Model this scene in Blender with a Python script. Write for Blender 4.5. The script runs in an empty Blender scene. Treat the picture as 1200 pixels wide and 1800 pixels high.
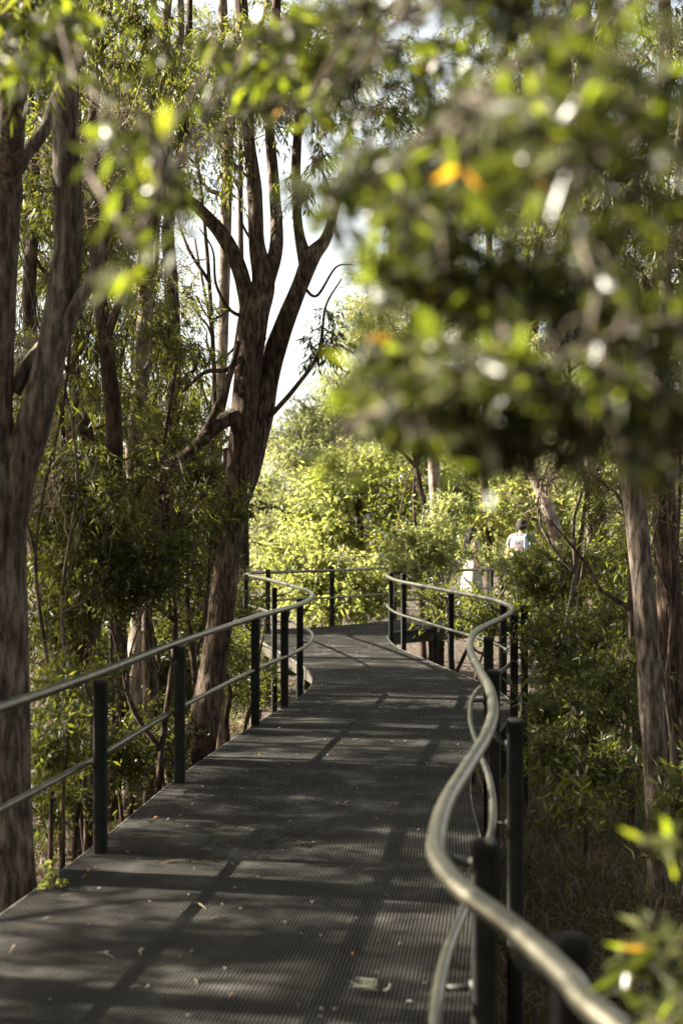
import bpy, math, random
import numpy as np
from mathutils import Vector, noise

# ------------------------------------------------------------------ camera, sky, sun, exposure
scene = bpy.context.scene
scene.render.resolution_x, scene.render.resolution_y = 682, 1024
FPX, HOR, EYE = 2500.0, 915.0, 1.75          # focal length and horizon in photo pixels, eye height (deck = 0)
cam_d = bpy.data.cameras.new("camera")
cam = bpy.data.objects.new("camera", cam_d)
scene.collection.objects.link(cam)
cam.location = (0, 0, EYE)
cam.rotation_euler = (math.radians(90), 0, 0)
cam_d.sensor_fit = 'VERTICAL'
cam_d.sensor_height = 36
cam_d.lens = 50
cam_d.shift_y = 15 / 1800
cam_d.clip_start = 0.05
cam_d.clip_end = 2000
cam_d.dof.use_dof = True
cam_d.dof.focus_distance = 13.0
cam_d.dof.aperture_fstop = 2.5
scene.camera = cam

SUN_DIR = Vector((-1.85, 0.35, 1.08)).normalized()      # towards the sun
SUN_EL = math.asin(SUN_DIR.z)
SUN_AZ = math.atan2(SUN_DIR.x, SUN_DIR.y)
world = bpy.data.worlds.new("World")
scene.world = world
world.use_nodes = True
wn = world.node_tree
sky = wn.nodes.new('ShaderNodeTexSky')
sky.sky_type = 'NISHITA'
sky.sun_disc = False
sky.sun_elevation = SUN_EL
sky.sun_rotation = SUN_AZ
sky.air_density = 1.0
sky.dust_density = 2.5
sky.ozone_density = 1.0
hs = wn.nodes.new('ShaderNodeHueSaturation'); hs.inputs['Saturation'].default_value = 0.5     # thin bright haze: a whiter sky
tint = wn.nodes.new('ShaderNodeMixRGB'); tint.blend_type = 'MULTIPLY'; tint.inputs[0].default_value = 1; tint.inputs[2].default_value = (1.0, .95, .86, 1)
wn.links.new(sky.outputs[0], hs.inputs['Color']); wn.links.new(hs.outputs[0], tint.inputs[1])
wn.links.new(tint.outputs[0], wn.nodes['Background'].inputs[0])
wn.nodes['Background'].inputs[1].default_value = 0.055
sun_d = bpy.data.lights.new("sun", 'SUN')
sun_d.energy = 5.0
sun_d.angle = math.radians(0.5)
sun_d.color = (1.0, 0.92, 0.78)
sun = bpy.data.objects.new("sun", sun_d)
scene.collection.objects.link(sun)
sun.rotation_euler = (-SUN_DIR).to_track_quat('-Z', 'Y').to_euler()
sun.location = (-8, 2, 8)
scene.view_settings.view_transform = 'Standard'
scene.view_settings.look = 'None'
scene.view_settings.gamma = 1
scene.view_settings.exposure = 3.0
scene.cycles.use_denoising = True
scene.cycles.max_bounces = 8
scene.cycles.diffuse_bounces = 4
scene.cycles.glossy_bounces = 3
scene.cycles.transmission_bounces = 5
scene.cycles.sample_clamp_indirect = 6

# ------------------------------------------------------------------ helpers
COL = scene.collection
RNG = np.random.default_rng(7)
PI = math.pi

def W(px, py, d):
    """photo pixel at depth d -> world point"""
    return np.array([(px - 600) / FPX * d, d, EYE + (HOR - py) / FPX * d])

def tag(o, label=None, cat=None, group=None, kind=None):
    if label: o['label'] = label
    if cat: o['category'] = cat
    if group: o['group'] = group
    if kind: o['kind'] = kind
    return o

def empty(name, loc, label, cat, group=None):
    o = bpy.data.objects.new(name, None)
    o.empty_display_size = 0.2
    COL.objects.link(o)
    o.location = loc
    return tag(o, label, cat, group)

class MB:
    """collects quads and tris, builds one mesh"""
    def __init__(s):
        s.v = []; s.f4 = []; s.f3 = []; s.n = 0; s.a4 = []; s.a3 = []
    def add(s, v, f4=None, f3=None, a=0.5):
        v = np.asarray(v, float).reshape(-1, 3)
        s.v.append(v)
        if f4 is not None and len(f4):
            f4 = np.asarray(f4, int).reshape(-1, 4); s.f4.append(f4 + s.n)
            s.a4.append(np.broadcast_to(np.asarray(a, float), (len(f4),)))
        if f3 is not None and len(f3):
            f3 = np.asarray(f3, int).reshape(-1, 3); s.f3.append(f3 + s.n)
            s.a3.append(np.broadcast_to(np.asarray(a, float), (len(f3),)))
        s.n += len(v)
    def box(s, lo, hi):
        x0, y0, z0 = lo; x1, y1, z1 = hi
        v = [(x0,y0,z0),(x1,y0,z0),(x1,y1,z0),(x0,y1,z0),(x0,y0,z1),(x1,y0,z1),(x1,y1,z1),(x0,y1,z1)]
        s.add(v, [(0,3,2,1),(4,5,6,7),(0,1,5,4),(1,2,6,5),(2,3,7,6),(3,0,4,7)])
    def tube(s, pts, rad, sides=8, rough=0.0, seed=0.0, caps=True, ridges=0, nz=2.5):
        P = np.asarray(pts, float); n = len(P)
        R = np.broadcast_to(np.asarray(rad, float), (n,)).copy()
        T = np.gradient(P, axis=0); T /= (np.linalg.norm(T, axis=1)[:, None] + 1e-9)
        N = np.zeros_like(P)
        up = np.array([1.0, 0, 0]) if abs(T[0][0]) < .9 else np.array([0, 0, 1.0])
        a = np.cross(T[0], up); a = np.cross(a, T[0]); a /= np.linalg.norm(a)
        for i in range(n):
            a = a - T[i] * a.dot(T[i]); a /= (np.linalg.norm(a) + 1e-9); N[i] = a
        B = np.cross(T, N)
        th = np.arange(sides) * 2 * PI / sides
        c, q = np.cos(th), np.sin(th)
        rr = np.repeat(R[:, None], sides, 1)
        if rough > 0:
            for i in range(n):
                for j in range(sides):
                    m = noise.noise(Vector((c[j] * 1.3 + seed, q[j] * 1.3, P[i][2] * nz)))
                    if ridges:
                        m += 0.9 * noise.noise(Vector((c[j] * ridges + seed, q[j] * ridges, P[i][2] * 1.6 + seed)))
                        m += 0.5 * noise.noise(Vector((c[j] * ridges * 2.2, q[j] * ridges * 2.2 + seed, P[i][2] * 5)))
                    rr[i, j] *= 1 + rough * m
        V = P[:, None, :] + rr[:, :, None] * (N[:, None, :] * c[None, :, None] + B[:, None, :] * q[None, :, None])
        i, j = np.meshgrid(np.arange(n - 1), np.arange(sides), indexing='ij')
        j2 = (j + 1) % sides
        F = np.stack([i * sides + j, i * sides + j2, (i + 1) * sides + j2, (i + 1) * sides + j], -1).reshape(-1, 4)
        V = V.reshape(-1, 3)
        if caps:
            V = np.vstack([V, P[0], P[-1]])
            k = np.arange(sides); k2 = (k + 1) % sides
            c0 = np.stack([np.full(sides, n * sides), k2, k], -1)
            c1 = np.stack([np.full(sides, n * sides + 1), (n - 1) * sides + k, (n - 1) * sides + k2], -1)
            s.add(V, F, None); s.n -= 0
            base = s.n - len(V)
            s.f3.append(np.vstack([c0, c1]) + base); s.a3.append(np.full(2 * sides, .5))
        else:
            s.add(V, F)
    def prisms(s, A, Bp, ra, rb):
        """many thin three-sided sticks at once"""
        A = np.asarray(A); Bp = np.asarray(Bp); n = len(A)
        if n == 0: return
        T = Bp - A; T = T / (np.linalg.norm(T, axis=1)[:, None] + 1e-9)
        u = np.cross(T, np.array([.31, .77, .55])); u /= (np.linalg.norm(u, axis=1)[:, None] + 1e-9)
        w = np.cross(T, u)
        ra = np.broadcast_to(ra, (n,)); rb = np.broadcast_to(rb, (n,))
        V = np.zeros((n, 6, 3))
        for k in range(3):
            a = k * 2 * PI / 3
            o = u * math.cos(a) + w * math.sin(a)
            V[:, k] = A + o * ra[:, None]; V[:, 3 + k] = Bp + o * rb[:, None]
        b = (np.arange(n) * 6)[:, None]
        F = np.concatenate([b + np.array([[0, 1, 4, 3]]), b + np.array([[1, 2, 5, 4]]), b + np.array([[2, 0, 3, 5]])])
        s.add(V.reshape(-1, 3), F)
    def leaves(s, P, D, L, Wd, a, curl=0.15, flat=0.0):
        """many folded leaves: P base points, D directions, L lengths, Wd widths, a colour number"""
        n = len(P)
        if n == 0: return
        D = D / (np.linalg.norm(D, axis=1)[:, None] + 1e-9)
        r = RNG.normal(size=(n, 3)); r[:, 2] += flat * 6
        Nn = r - D * np.sum(r * D, 1)[:, None]; Nn /= (np.linalg.norm(Nn, axis=1)[:, None] + 1e-9)
        Sd = np.cross(D, Nn)
        L = np.broadcast_to(L, (n,))[:, None]; Wd = np.broadcast_to(Wd, (n,))[:, None]
        V = np.zeros((n, 4, 3))
        V[:, 0] = P
        V[:, 1] = P + D * L * .42 + Sd * Wd * .5 + Nn * Wd * .18
        V[:, 2] = P + D * L + Nn * L * curl * RNG.uniform(-1, 1, (n, 1))
        V[:, 3] = P + D * L * .42 - Sd * Wd * .5 + Nn * Wd * .18
        b = (np.arange(n) * 4)[:, None]
        F = np.concatenate([b + np.array([[0, 1, 2]]), b + np.array([[0, 2, 3]])])
        s.add(V.reshape(-1, 3), None, F, np.concatenate([a, a]))
    def build(s, name, mat, parent=None, loc=None, smooth=True, label=None):
        me = bpy.data.meshes.new(name)
        V = np.vstack(s.v) if s.v else np.zeros((0, 3))
        if loc is not None: V = V - np.asarray(loc)
        f4 = np.vstack(s.f4) if s.f4 else np.zeros((0, 4), int)
        f3 = np.vstack(s.f3) if s.f3 else np.zeros((0, 3), int)
        loops = np.concatenate([f4.ravel(), f3.ravel()]).astype(np.int32)
        st = np.concatenate([np.arange(len(f4)) * 4, len(f4) * 4 + np.arange(len(f3)) * 3]).astype(np.int32)
        me.vertices.add(len(V)); me.vertices.foreach_set("co", V.astype(np.float32).ravel())
        me.loops.add(len(loops)); me.loops.foreach_set("vertex_index", loops)
        me.polygons.add(len(st)); me.polygons.foreach_set("loop_start", st)
        at = me.attributes.new("v", 'FLOAT', 'FACE')
        a = np.concatenate([np.concatenate(s.a4) if s.a4 else np.zeros(0), np.concatenate(s.a3) if s.a3 else np.zeros(0)])
        at.data.foreach_set("value", a.astype(np.float32))
        me.update(calc_edges=True)
        me.polygons.foreach_set("use_smooth", np.full(len(st), smooth))
        me.materials.append(mat)
        o = bpy.data.objects.new(name, me)
        COL.objects.link(o)
        if parent: o.parent = parent
        elif loc is not None: o.location = loc
        if label: o['label'] = label
        return o

def smooth_path(pts, n=8):
    """Catmull-Rom through rows (any number of columns)"""
    P = np.asarray(pts, float)
    P = np.vstack([2 * P[0] - P[1], P, 2 * P[-1] - P[-2]])
    out = []
    for i in range(1, len(P) - 2):
        for k in range(n):
            t = k / n
            out.append(.5 * ((2 * P[i]) + (-P[i-1] + P[i+1]) * t + (2*P[i-1] - 5*P[i] + 4*P[i+1] - P[i+2]) * t*t + (-P[i-1] + 3*P[i] - 3*P[i+1] + P[i+2]) * t**3))
    out.append(P[-2])
    return np.array(out)

def resample(P, step):
    d = np.linalg.norm(np.diff(P[:, :2], axis=0), axis=1); s = np.concatenate([[0], np.cumsum(d)])
    t = np.arange(0, s[-1], step)
    return np.stack([np.interp(t, s, P[:, k]) for k in range(P.shape[1])], 1)

# ------------------------------------------------------------------ materials
def new_mat(name):
    m = bpy.data.materials.new(name); m.use_nodes = True
    nt = m.node_tree; return m, nt, nt.nodes['Principled BSDF'], nt.nodes['Material Output']

def ramp(nt, stops):
    r = nt.nodes.new('ShaderNodeValToRGB')
    while len(r.color_ramp.elements) < len(stops): r.color_ramp.elements.new(.5)
    for e, (p, c) in zip(r.color_ramp.elements, stops):
        e.position = p; e.color = (*c, 1)
    return r

def leaf_mat(name, stops, trans, mix=.4, rough=.45, spec=.35):
    m, nt, b, out = new_mat(name)
    a = nt.nodes.new('ShaderNodeAttribute'); a.attribute_name = 'v'
    r = ramp(nt, stops); nt.links.new(a.outputs['Fac'], r.inputs[0])
    nt.links.new(r.outputs[0], b.inputs['Base Color'])
    b.inputs['Roughness'].default_value = rough
    b.inputs['Specular IOR Level'].default_value = spec
    t = nt.nodes.new('ShaderNodeBsdfTranslucent')
    r2 = ramp(nt, trans); nt.links.new(a.outputs['Fac'], r2.inputs[0]); nt.links.new(r2.outputs[0], t.inputs[0])
    mx = nt.nodes.new('ShaderNodeMixShader'); mx.inputs[0].default_value = mix
    nt.links.new(b.outputs[0], mx.inputs[1]); nt.links.new(t.outputs[0], mx.inputs[2])
    nt.links.new(mx.outputs[0], out.inputs[0])
    return m

def bark_mat(name, c1, c2, c3, sc=15, bump=.65, stretch=.22):
    c1, c2, c3 = [tuple(q * .8 for q in c) for c in (c1, c2, c3)]
    m, nt, b, out = new_mat(name)
    tc = nt.nodes.new('ShaderNodeTexCoord')
    mp = nt.nodes.new('ShaderNodeMapping'); mp.inputs['Scale'].default_value = (1, 1, stretch)
    nt.links.new(tc.outputs['Object'], mp.inputs[0])
    n1 = nt.nodes.new('ShaderNodeTexNoise'); n1.inputs['Scale'].default_value = sc * 2.2; n1.inputs['Detail'].default_value = 7; n1.inputs['Roughness'].default_value = .65
    n2 = nt.nodes.new('ShaderNodeTexNoise'); n2.inputs['Scale'].default_value = 2.2; n2.inputs['Detail'].default_value = 3
    nt.links.new(mp.outputs[0], n1.inputs[0]); nt.links.new(tc.outputs['Object'], n2.inputs[0])
    r1 = ramp(nt, [(.38, c1), (.5, c2), (.62, c3)]); nt.links.new(n1.outputs[0], r1.inputs[0])
    mixc = nt.nodes.new('ShaderNodeMixRGB'); mixc.blend_type = 'MULTIPLY'; mixc.inputs[0].default_value = .8
    r2 = ramp(nt, [(.35, (.55, .45, .4)), (.6, (1, 1, 1))]); nt.links.new(n2.outputs[0], r2.inputs[0])
    nt.links.new(r1.outputs[0], mixc.inputs[1]); nt.links.new(r2.outputs[0], mixc.inputs[2])
    nt.links.new(mixc.outputs[0], b.inputs['Base Color'])
    b.inputs['Roughness'].default_value = .9; b.inputs['Specular IOR Level'].default_value = .2
    bp = nt.nodes.new('ShaderNodeBump'); bp.inputs['Strength'].default_value = bump; bp.inputs['Distance'].default_value = .03
    nt.links.new(n1.outputs[0], bp.inputs['Height']); nt.links.new(bp.outputs[0], b.inputs['Normal'])
    return m

def noise_mat(name, stops, scale=8, rough=.9, bump=.2, detail=5, metal=0.0, spec=.4, dist=.01, attr=False):
    m, nt, b, out = new_mat(name)
    tc = nt.nodes.new('ShaderNodeTexCoord')
    n1 = nt.nodes.new('ShaderNodeTexNoise'); n1.inputs['Scale'].default_value = scale; n1.inputs['Detail'].default_value = detail
    nt.links.new(tc.outputs['Object'], n1.inputs[0])
    r = ramp(nt, stops)
    if attr:
        a = nt.nodes.new('ShaderNodeAttribute'); a.attribute_name = 'v'
        nt.links.new(a.outputs['Fac'], r.inputs[0])
    else:
        nt.links.new(n1.outputs[0], r.inputs[0])
    nt.links.new(r.outputs[0], b.inputs['Base Color'])
    b.inputs['Roughness'].default_value = rough; b.inputs['Metallic'].default_value = metal
    b.inputs['Specular IOR Level'].default_value = spec
    if bump:
        bp = nt.nodes.new('ShaderNodeBump'); bp.inputs['Strength'].default_value = bump; bp.inputs['Distance'].default_value = dist
        nt.links.new(n1.outputs[0], bp.inputs['Height']); nt.links.new(bp.outputs[0], b.inputs['Normal'])
    return m

M = {}
M['gum'] = leaf_mat('gum_leaves', [(0, (.024, .028, .011)), (.6, (.046, .052, .018)), (1, (.10, .105, .035))],
                    [(0, (.12, .15, .012)), (1, (.32, .32, .035))], .4)
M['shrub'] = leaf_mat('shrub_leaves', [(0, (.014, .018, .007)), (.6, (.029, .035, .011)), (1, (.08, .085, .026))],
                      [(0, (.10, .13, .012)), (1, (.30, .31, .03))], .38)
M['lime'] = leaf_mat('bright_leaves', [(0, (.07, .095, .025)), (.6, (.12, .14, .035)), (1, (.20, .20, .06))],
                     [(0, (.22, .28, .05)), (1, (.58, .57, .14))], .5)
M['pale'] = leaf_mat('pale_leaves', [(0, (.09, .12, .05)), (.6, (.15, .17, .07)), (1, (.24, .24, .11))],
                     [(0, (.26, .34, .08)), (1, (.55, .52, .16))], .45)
M['near'] = leaf_mat('overhanging_leaves', [(0, (.014, .017, .007)), (.5, (.030, .035, .013)), (.96, (.10, .10, .045)), (.975, (.5, .22, .02)), (1, (.6, .3, .03))],
                     [(0, (.025, .032, .005)), (.6, (.07, .085, .010)), (.8, (.27, .34, .015)), (.96, (.55, .60, .03)), (.975, (.7, .35, .02)), (1, (.8, .45, .02))], .38, .32)
M['grass'] = leaf_mat('grass_blades', [(0, (.10, .052, .024)), (.45, (.12, .08, .038)), (.6, (.025, .035, .011)), (1, (.055, .07, .022))],
                      [(0, (.10, .06, .02)), (.5, (.12, .09, .03)), (1, (.16, .22, .03))], .25)
M['bark'] = bark_mat('grey_brown_bark', (.034, .026, .019), (.105, .083, .062), (.21, .175, .138))
M['bark_r'] = bark_mat('red_brown_bark', (.022, .015, .010), (.085, .060, .042), (.20, .15, .11))
M['bark_d'] = bark_mat('dark_bark', (.018, .012, .008), (.06, .04, .026), (.13, .09, .06))
M['bark_p'] = bark_mat('pale_bark', (.09, .065, .045), (.24, .19, .145), (.40, .34, .28), sc=8, bump=.35, stretch=.3)
M['deadwood'] = bark_mat('dead_wood', (.10, .075, .05), (.24, .19, .13), (.36, .30, .22), sc=10, bump=.2)
M['ground'] = noise_mat('forest_floor', [(.3, (.018, .012, .007)), (.5, (.042, .028, .017)), (.7, (.075, .052, .033))], 9, .95, .8, 8, dist=.05)
M['litter'] = noise_mat('leaf_litter', [(0, (.03, .018, .011)), (.5, (.08, .05, .03)), (1, (.20, .15, .095))], 9, .8, 0, attr=True)
M['grating'] = noise_mat('grey_grating', [(.3, (.024, .0225, .019)), (.55, (.043, .0405, .035)), (.72, (.105, .10, .087))], 2.5, .7, 0, 6, spec=.12)
M['fascia'] = noise_mat('weathered_edge', [(.3, (.05, .048, .04)), (.7, (.13, .125, .11))], 12, .7, .1)
M['beam'] = noise_mat('timber_beam', [(.3, (.014, .011, .007)), (.7, (.04, .03, .017))], 10, .85, .3)
M['post'] = noise_mat('black_post', [(.3, (.007, .007, .006)), (.62, (.013, .013, .011)), (.8, (.032, .035, .022))], 9, .7, .15, 6, spec=.15)
M['steel'] = noise_mat('steel_rail', [(.3, (.135, .125, .09)), (.7, (.24, .225, .175))], 14, .34, .03, 5, metal=1.0)
M['bracket'] = noise_mat('bracket_metal', [(.3, (.03, .03, .028)), (.7, (.07, .07, .06))], 20, .5, .05, metal=.6)

# ------------------------------------------------------------------ ground
def ground_z(x, y):
    t = min(max((y - 7) / 9, 0), 1)
    z = -.60 - .5 * t * t * (3 - 2 * t)
    z -= .18 * min(max((x - .5) / 3, 0), 1)
    if y > 30: z += min((y - 30) * .03, 1.2)
    z += .10 * noise.noise(Vector((x * .5, y * .5, 3))) + .03 * noise.noise(Vector((x * 2.3, y * 2.3, 9)))
    return z

def make_ground():
    xs = np.concatenate([-np.geomspace(300, 12, 14), np.linspace(-10, 12, 90), np.geomspace(14, 300, 14)])
    ys = np.concatenate([np.linspace(-60, -3, 10), np.linspace(-2, 34, 120), np.geomspace(36, 600, 22)])
    X, Y = np.meshgrid(xs, ys, indexing='ij')
    Z = np.array([[ground_z(a, b) for b in ys] for a in xs])
    V = np.stack([X, Y, Z], -1).reshape(-1, 3)
    ny = len(ys)
    i, j = np.meshgrid(np.arange(len(xs) - 1), np.arange(ny - 1), indexing='ij')
    F = np.stack([i * ny + j, (i + 1) * ny + j, (i + 1) * ny + j + 1, i * ny + j + 1], -1).reshape(-1, 4)
    b = MB(); b.add(V, F)
    o = b.build('ground', M['ground'])
    tag(o, 'brown forest floor under and beside the boardwalk', kind='structure')
make_ground()

# ------------------------------------------------------------------ boardwalk
RAIL_R = [(1.05, .6), (.70, 1.5), (.446, 2.34), (.41, 2.58), (.348, 2.9), (.27, 3.2), (.237, 3.49), (.25, 3.74), (.31, 4.2),
          (.42, 4.77), (.56, 5.5), (.66, 6.2), (.73, 7.03), (.76, 7.8), (.83, 9.2), (1.0, 10.6), (1.34, 12.0),
          (1.56, 13.0), (1.63, 14.0), (1.55, 15.1), (1.28, 16.6), (1.0, 18.2), (.77, 19.6), (.69, 21.0), (.72, 22.0), (.95, 22.7), (1.6, 23.4),
          (2.5, 24.2), (3.5, 24.8), (6.0, 26.0), (9.0, 27.5)]
RAIL_L = [(-2.6, 1.2), (-2.1, 3.2), (-1.75, 4.8), (-1.51, 6.3), (-1.32, 7.7), (-1.10, 9.74), (-.74, 12.2), (-.45, 13.8), (-.32, 15.1),
          (-.36, 16.4), (-.62, 18.0), (-1.1, 20.3), (-1.42, 21.6), (-1.42, 22.3), (-1.15, 22.8), (-.16, 23.6), (1.0, 25.0), (3.3, 27.4), (6.0, 29.2), (9.0, 31)]
curR = smooth_path(RAIL_R, 8); curL = smooth_path(RAIL_L, 8)

def normals2(P):
    T = np.gradient(P, axis=0); T /= np.linalg.norm(T, axis=1)[:, None]
    return np.stack([-T[:, 1], T[:, 0]], 1)          # to the left of travel

def offset(P, d): return P + normals2(P) * d
edgeR = offset(curR, .0)       # deck edges lie under the rails
edgeL = offset(curL, .0)
nearcut = 0.6
walk_root = empty('boardwalk', (0, 0, 0), 'dark grey grated boardwalk winding through the trees', 'boardwalk')
walk_root['kind'] = 'structure'
del walk_root['category']
poly = np.vstack([edgeL, edgeR[::-1]])

def crossings(poly, val, ax):
    a = poly; b = np.roll(poly, -1, axis=0)
    A, Bv = a[:, ax], b[:, ax]
    m = ((A <= val) & (Bv > val)) | ((Bv <= val) & (A > val))
    t = (val - A[m]) / (Bv[m] - A[m])
    return np.sort(a[m, 1 - ax] + t * (b[m, 1 - ax] - a[m, 1 - ax]))

def clip_half(pg, n, c):
    """keep the side of polygon pg where p.n >= c"""
    out = []; m = len(pg)
    for k in range(m):
        a, b = pg[k], pg[(k + 1) % m]; da, db = a @ n - c, b @ n - c
        if da >= 0: out.append(a)
        if (da >= 0) != (db >= 0): out.append(a + (b - a) * da / (da - db))
    return np.array(out)

def make_grating():
    g = MB()
    PX, PY, TW, H = .0158, .030, .0060, .022
    # centre line stations where one panel meets the next
    iL = [int(np.argmin(np.abs(curL[:, 1] - 1.3)))]; st = []
    for t in (1.3, 4.4, 7.4, 10.0, 12.2, 14.0, 15.9, 18.2, 20.6):
        a = curL[int(np.argmin(np.abs(curL[:150, 1] - t)))]; b = curR[int(np.argmin(np.abs(curR[:190, 1] - t)))]
        st.append((a, b))
    st = [(p, q) for p, q in st]
    mids = [(.5 * (a + b)) for a, b in st]
    for k in range(len(st)):
        ang = math.atan2(*(mids[k + 1] - mids[k])) if k + 1 < len(st) else 0.0     # from +Y towards +X
        ang *= .8
        pg = poly.copy()
        pg = clip_half(pg, np.array([0, 1.0]), mids[k][1] + .003)
        if k + 1 < len(st): pg = clip_half(pg, np.array([0, -1.0]), -(mids[k + 1][1] - .003))
        c, q = math.cos(ang), math.sin(ang)
        Rm = np.array([[c, -q], [q, c]])            # world -> panel
        L = pg @ Rm.T
        def cr(val, ax):
            a = L; b = np.roll(L, -1, axis=0); A, Bv = a[:, ax], b[:, ax]
            m = ((A <= val) & (Bv > val)) | ((Bv <= val) & (A > val))
            t = (val - A[m]) / (Bv[m] - A[m]); return np.sort(a[m, 1 - ax] + t * (b[m, 1 - ax] - a[m, 1 - ax]))
        p = MB()
        for x in np.arange(L[:, 0].min(), L[:, 0].max(), PX):
            v = cr(x + 1e-5, 0)
            for y0, y1 in zip(v[::2], v[1::2]):
                if y1 - y0 > .02: p.box((x - TW/2, y0, -H), (x + TW/2, y1, -.0006))
        for y in np.arange(L[:, 1].min() + .01, L[:, 1].max(), PY):
            v = cr(y + 1e-5, 1)
            for x0, x1 in zip(v[::2], v[1::2]):
                if x1 - x0 > .02: p.box((x0, y - TW*.55, -H + .001), (x1, y + TW*.55, .0))
        V = np.vstack(p.v); V[:, :2] = V[:, :2] @ Rm
        g.add(V, np.vstack(p.f4))
    return g.build('grating', M['grating'], walk_root, smooth=False)
make_grating()

def ribbon(P, z0, z1, t, mb):
    """vertical strip following P, thickness t"""
    A = offset(P, t/2); Bq = offset(P, -t/2); n = len(P)
    V = np.concatenate([np.c_[A, np.full(n, z0)], np.c_[A, np.full(n, z1)], np.c_[Bq, np.full(n, z1)], np.c_[Bq, np.full(n, z0)]])
    F = []
    for i in range(n - 1):
        for k in range(4):
            k2 = (k + 1) % 4
            F.append((k*n + i, k2*n + i, k2*n + i + 1, k*n + i + 1))
    F += [(0, n, 2*n, 3*n), (n-1, 4*n-1, 3*n-1, 2*n-1)]
    mb.add(V, F)
for P, s in ((edgeR, -1), (edgeL, 1)):
    b = MB(); ribbon(offset(P, s*.004), -.026, .002, .006, b); b.build('edge_strip', M['fascia'], walk_root, smooth=False)
    b = MB(); ribbon(offset(P, -s*.16), -.24, -.035, .07, b); b.build('bearer', M['beam'], walk_root, smooth=False)
# the timber beam below the far turn
def joists():
    for y in np.arange(1.8, 24, 1.6):
        c = crossings(poly, y, 1)
        for x0, x1 in zip(c[::2], c[1::2]):
            if x1 - x0 > .5:
                b = MB(); b.box((x0 + .12, y - .045, -.36), (x1 - .12, y + .045, -.242)); b.build('joist', M['beam'], walk_root, smooth=False)
joists()

# ------------------------------------------------------------------ railings
def post_mesh(h_top, z_bot, w=.068):
    b = MB(); r = .014; h = w / 2
    prof = []
    for cx, cy, a0 in ((h-r, h-r, 0), (-h+r, h-r, 90), (-h+r, -h+r, 180), (h-r, -h+r, 270)):
        for k in range(4):
            a = math.radians(a0 + k * 30); prof.append((cx + r*math.cos(a), cy + r*math.sin(a)))
    prof = np.array(prof); n = len(prof)
    levels = [(z_bot, 1), (z_bot + .4, 1), (0, 1), (h_top * .5, 1), (h_top - .03, 1), (h_top - .026, 1.07), (h_top - .008, 1.07), (h_top, .97), (h_top + .006, .7), (h_top + .008, .0)]
    V = np.concatenate([np.c_[prof * s, np.full(n, z)] for z, s in levels])
    F = [(i*n + j, i*n + (j+1) % n, (i+1)*n + (j+1) % n, (i+1)*n + j) for i in range(len(levels)-1) for j in range(n)]
    b.add(V, F)
    return b

def bracket_mb(post, rail, zr, side_dir, up=True):
    """hooked rod from post face round to the underside of the rail"""
    b = MB()
    p = np.array([post[0], post[1]]); q = np.array([rail[0], rail[1]])
    d = q - p; L = np.linalg.norm(d); u = d / L
    if up:
        pts = []
        z0 = zr - .115
        start = p + u * .03
        for k in range(9):
            a = PI/2 * k / 8
            r_ = max(L - .03, .05)
            pts.append((*(start + u * r_ * math.sin(a)), z0 + (.095) * (1 - math.cos(a))))
        pts[0] = (*(p + u*.025), z0)
        b.tube(pts, .009, 8)
    else:
        b.tube([(*(p + u * .025), zr), (*(q - u * .018), zr)], .009, 8)
    b.tube([(*(p + u * .030), zr - (.115 if up else 0)), (*(p + u * .040), zr - (.115 if up else 0))], .022, 10)
    return b

ZT, ZL = .92, .47
def railing(P, label, posts, side, tilt=0):
    root = empty('railing', (float(P[30][0]), float(P[30][1]), 0), label, 'railing')
    off = np.array([P[30][0], P[30][1], 0])
    for nm, z, r in (('top_rail', ZT, .0245), ('lower_rail', ZL, .0175)):
        b = MB(); b.tube(np.c_[P, np.full(len(P), z)], r, 20); b.build(nm, M['steel'], root, loc=off)
        dist = np.concatenate([[0], np.cumsum(np.linalg.norm(np.diff(P, axis=0), axis=1))])
        for sd in np.arange(2.2, dist[-1], 2.9):       # sleeve joints between tube lengths
            k = int(np.searchsorted(dist, sd)); a_, b2 = P[k - 1], P[k]; u = (b2 - a_) / np.linalg.norm(b2 - a_); m_ = a_ + u * (sd - dist[k - 1])
            b = MB(); b.tube([(*(m_ - u * .035), z), (*m_, z), (*(m_ + u * .035), z)], r + .0009, 18, caps=False); b.build('sleeve_joint', M['steel'], root, loc=off)
    N = normals2(P)
    for (x, y, ht) in posts:
        i = int(np.argmin(np.linalg.norm(P - np.array([x, y]), axis=1)))
        ang = math.atan2(N[i][1], N[i][0])
        b = post_mesh(ht, ground_z(x, y) - .15)
        o = b.build('post', M['post'], root, smooth=True)
        o.location = (x - off[0], y - off[1], 0); o.rotation_euler = (0, 0, ang)
        q = P[i]
        if np.linalg.norm(q - np.array([x, y])) < .30:
            bracket_mb((x, y), q, ZT - .0, 1).build('bracket', M['bracket'], root, loc=off)
            bracket_mb((x, y), q, ZL, 1, up=False).build('bracket', M['bracket'], root, loc=off)
    return root

def PP(px, d, h=.88): return ((px - 600) / FPX * d, d, h)
postsL = [(-2.35, 3.0, .87), (-1.83, 5.1, .87), PP(177, 7.5, .905), PP(316, 9.5, .905), PP(449, 12.2, .905), PP(500, 13.4, .905), PP(527, 15.0, .92),
          PP(482, 18.0, .90), PP(432, 19.9, .99), PP(471, 22.3, .98), PP(583, 23.7, .98), (.93, 25.1, .95), (2.85, 27.1, .95), (4.4, 28.3, .95)]
postsR = [(1.02, 1.6, .88), PP(1000, 2.95, .885), PP(851, 3.9, .87), PP(905, 6.0, .91), PP(867, 8.05, .90), PP(858, 10.1, .92), PP(903, 12.7, .90),
          PP(921, 13.3, .95), PP(884, 14.9, .90), PP(792, 17.2, .88), PP(709, 19.3, 1.03), PP(687, 21.3, .97), (1.55, 23.25, .96), (2.72, 24.25, .96), (4.2, 25.05, .96)]
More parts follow.
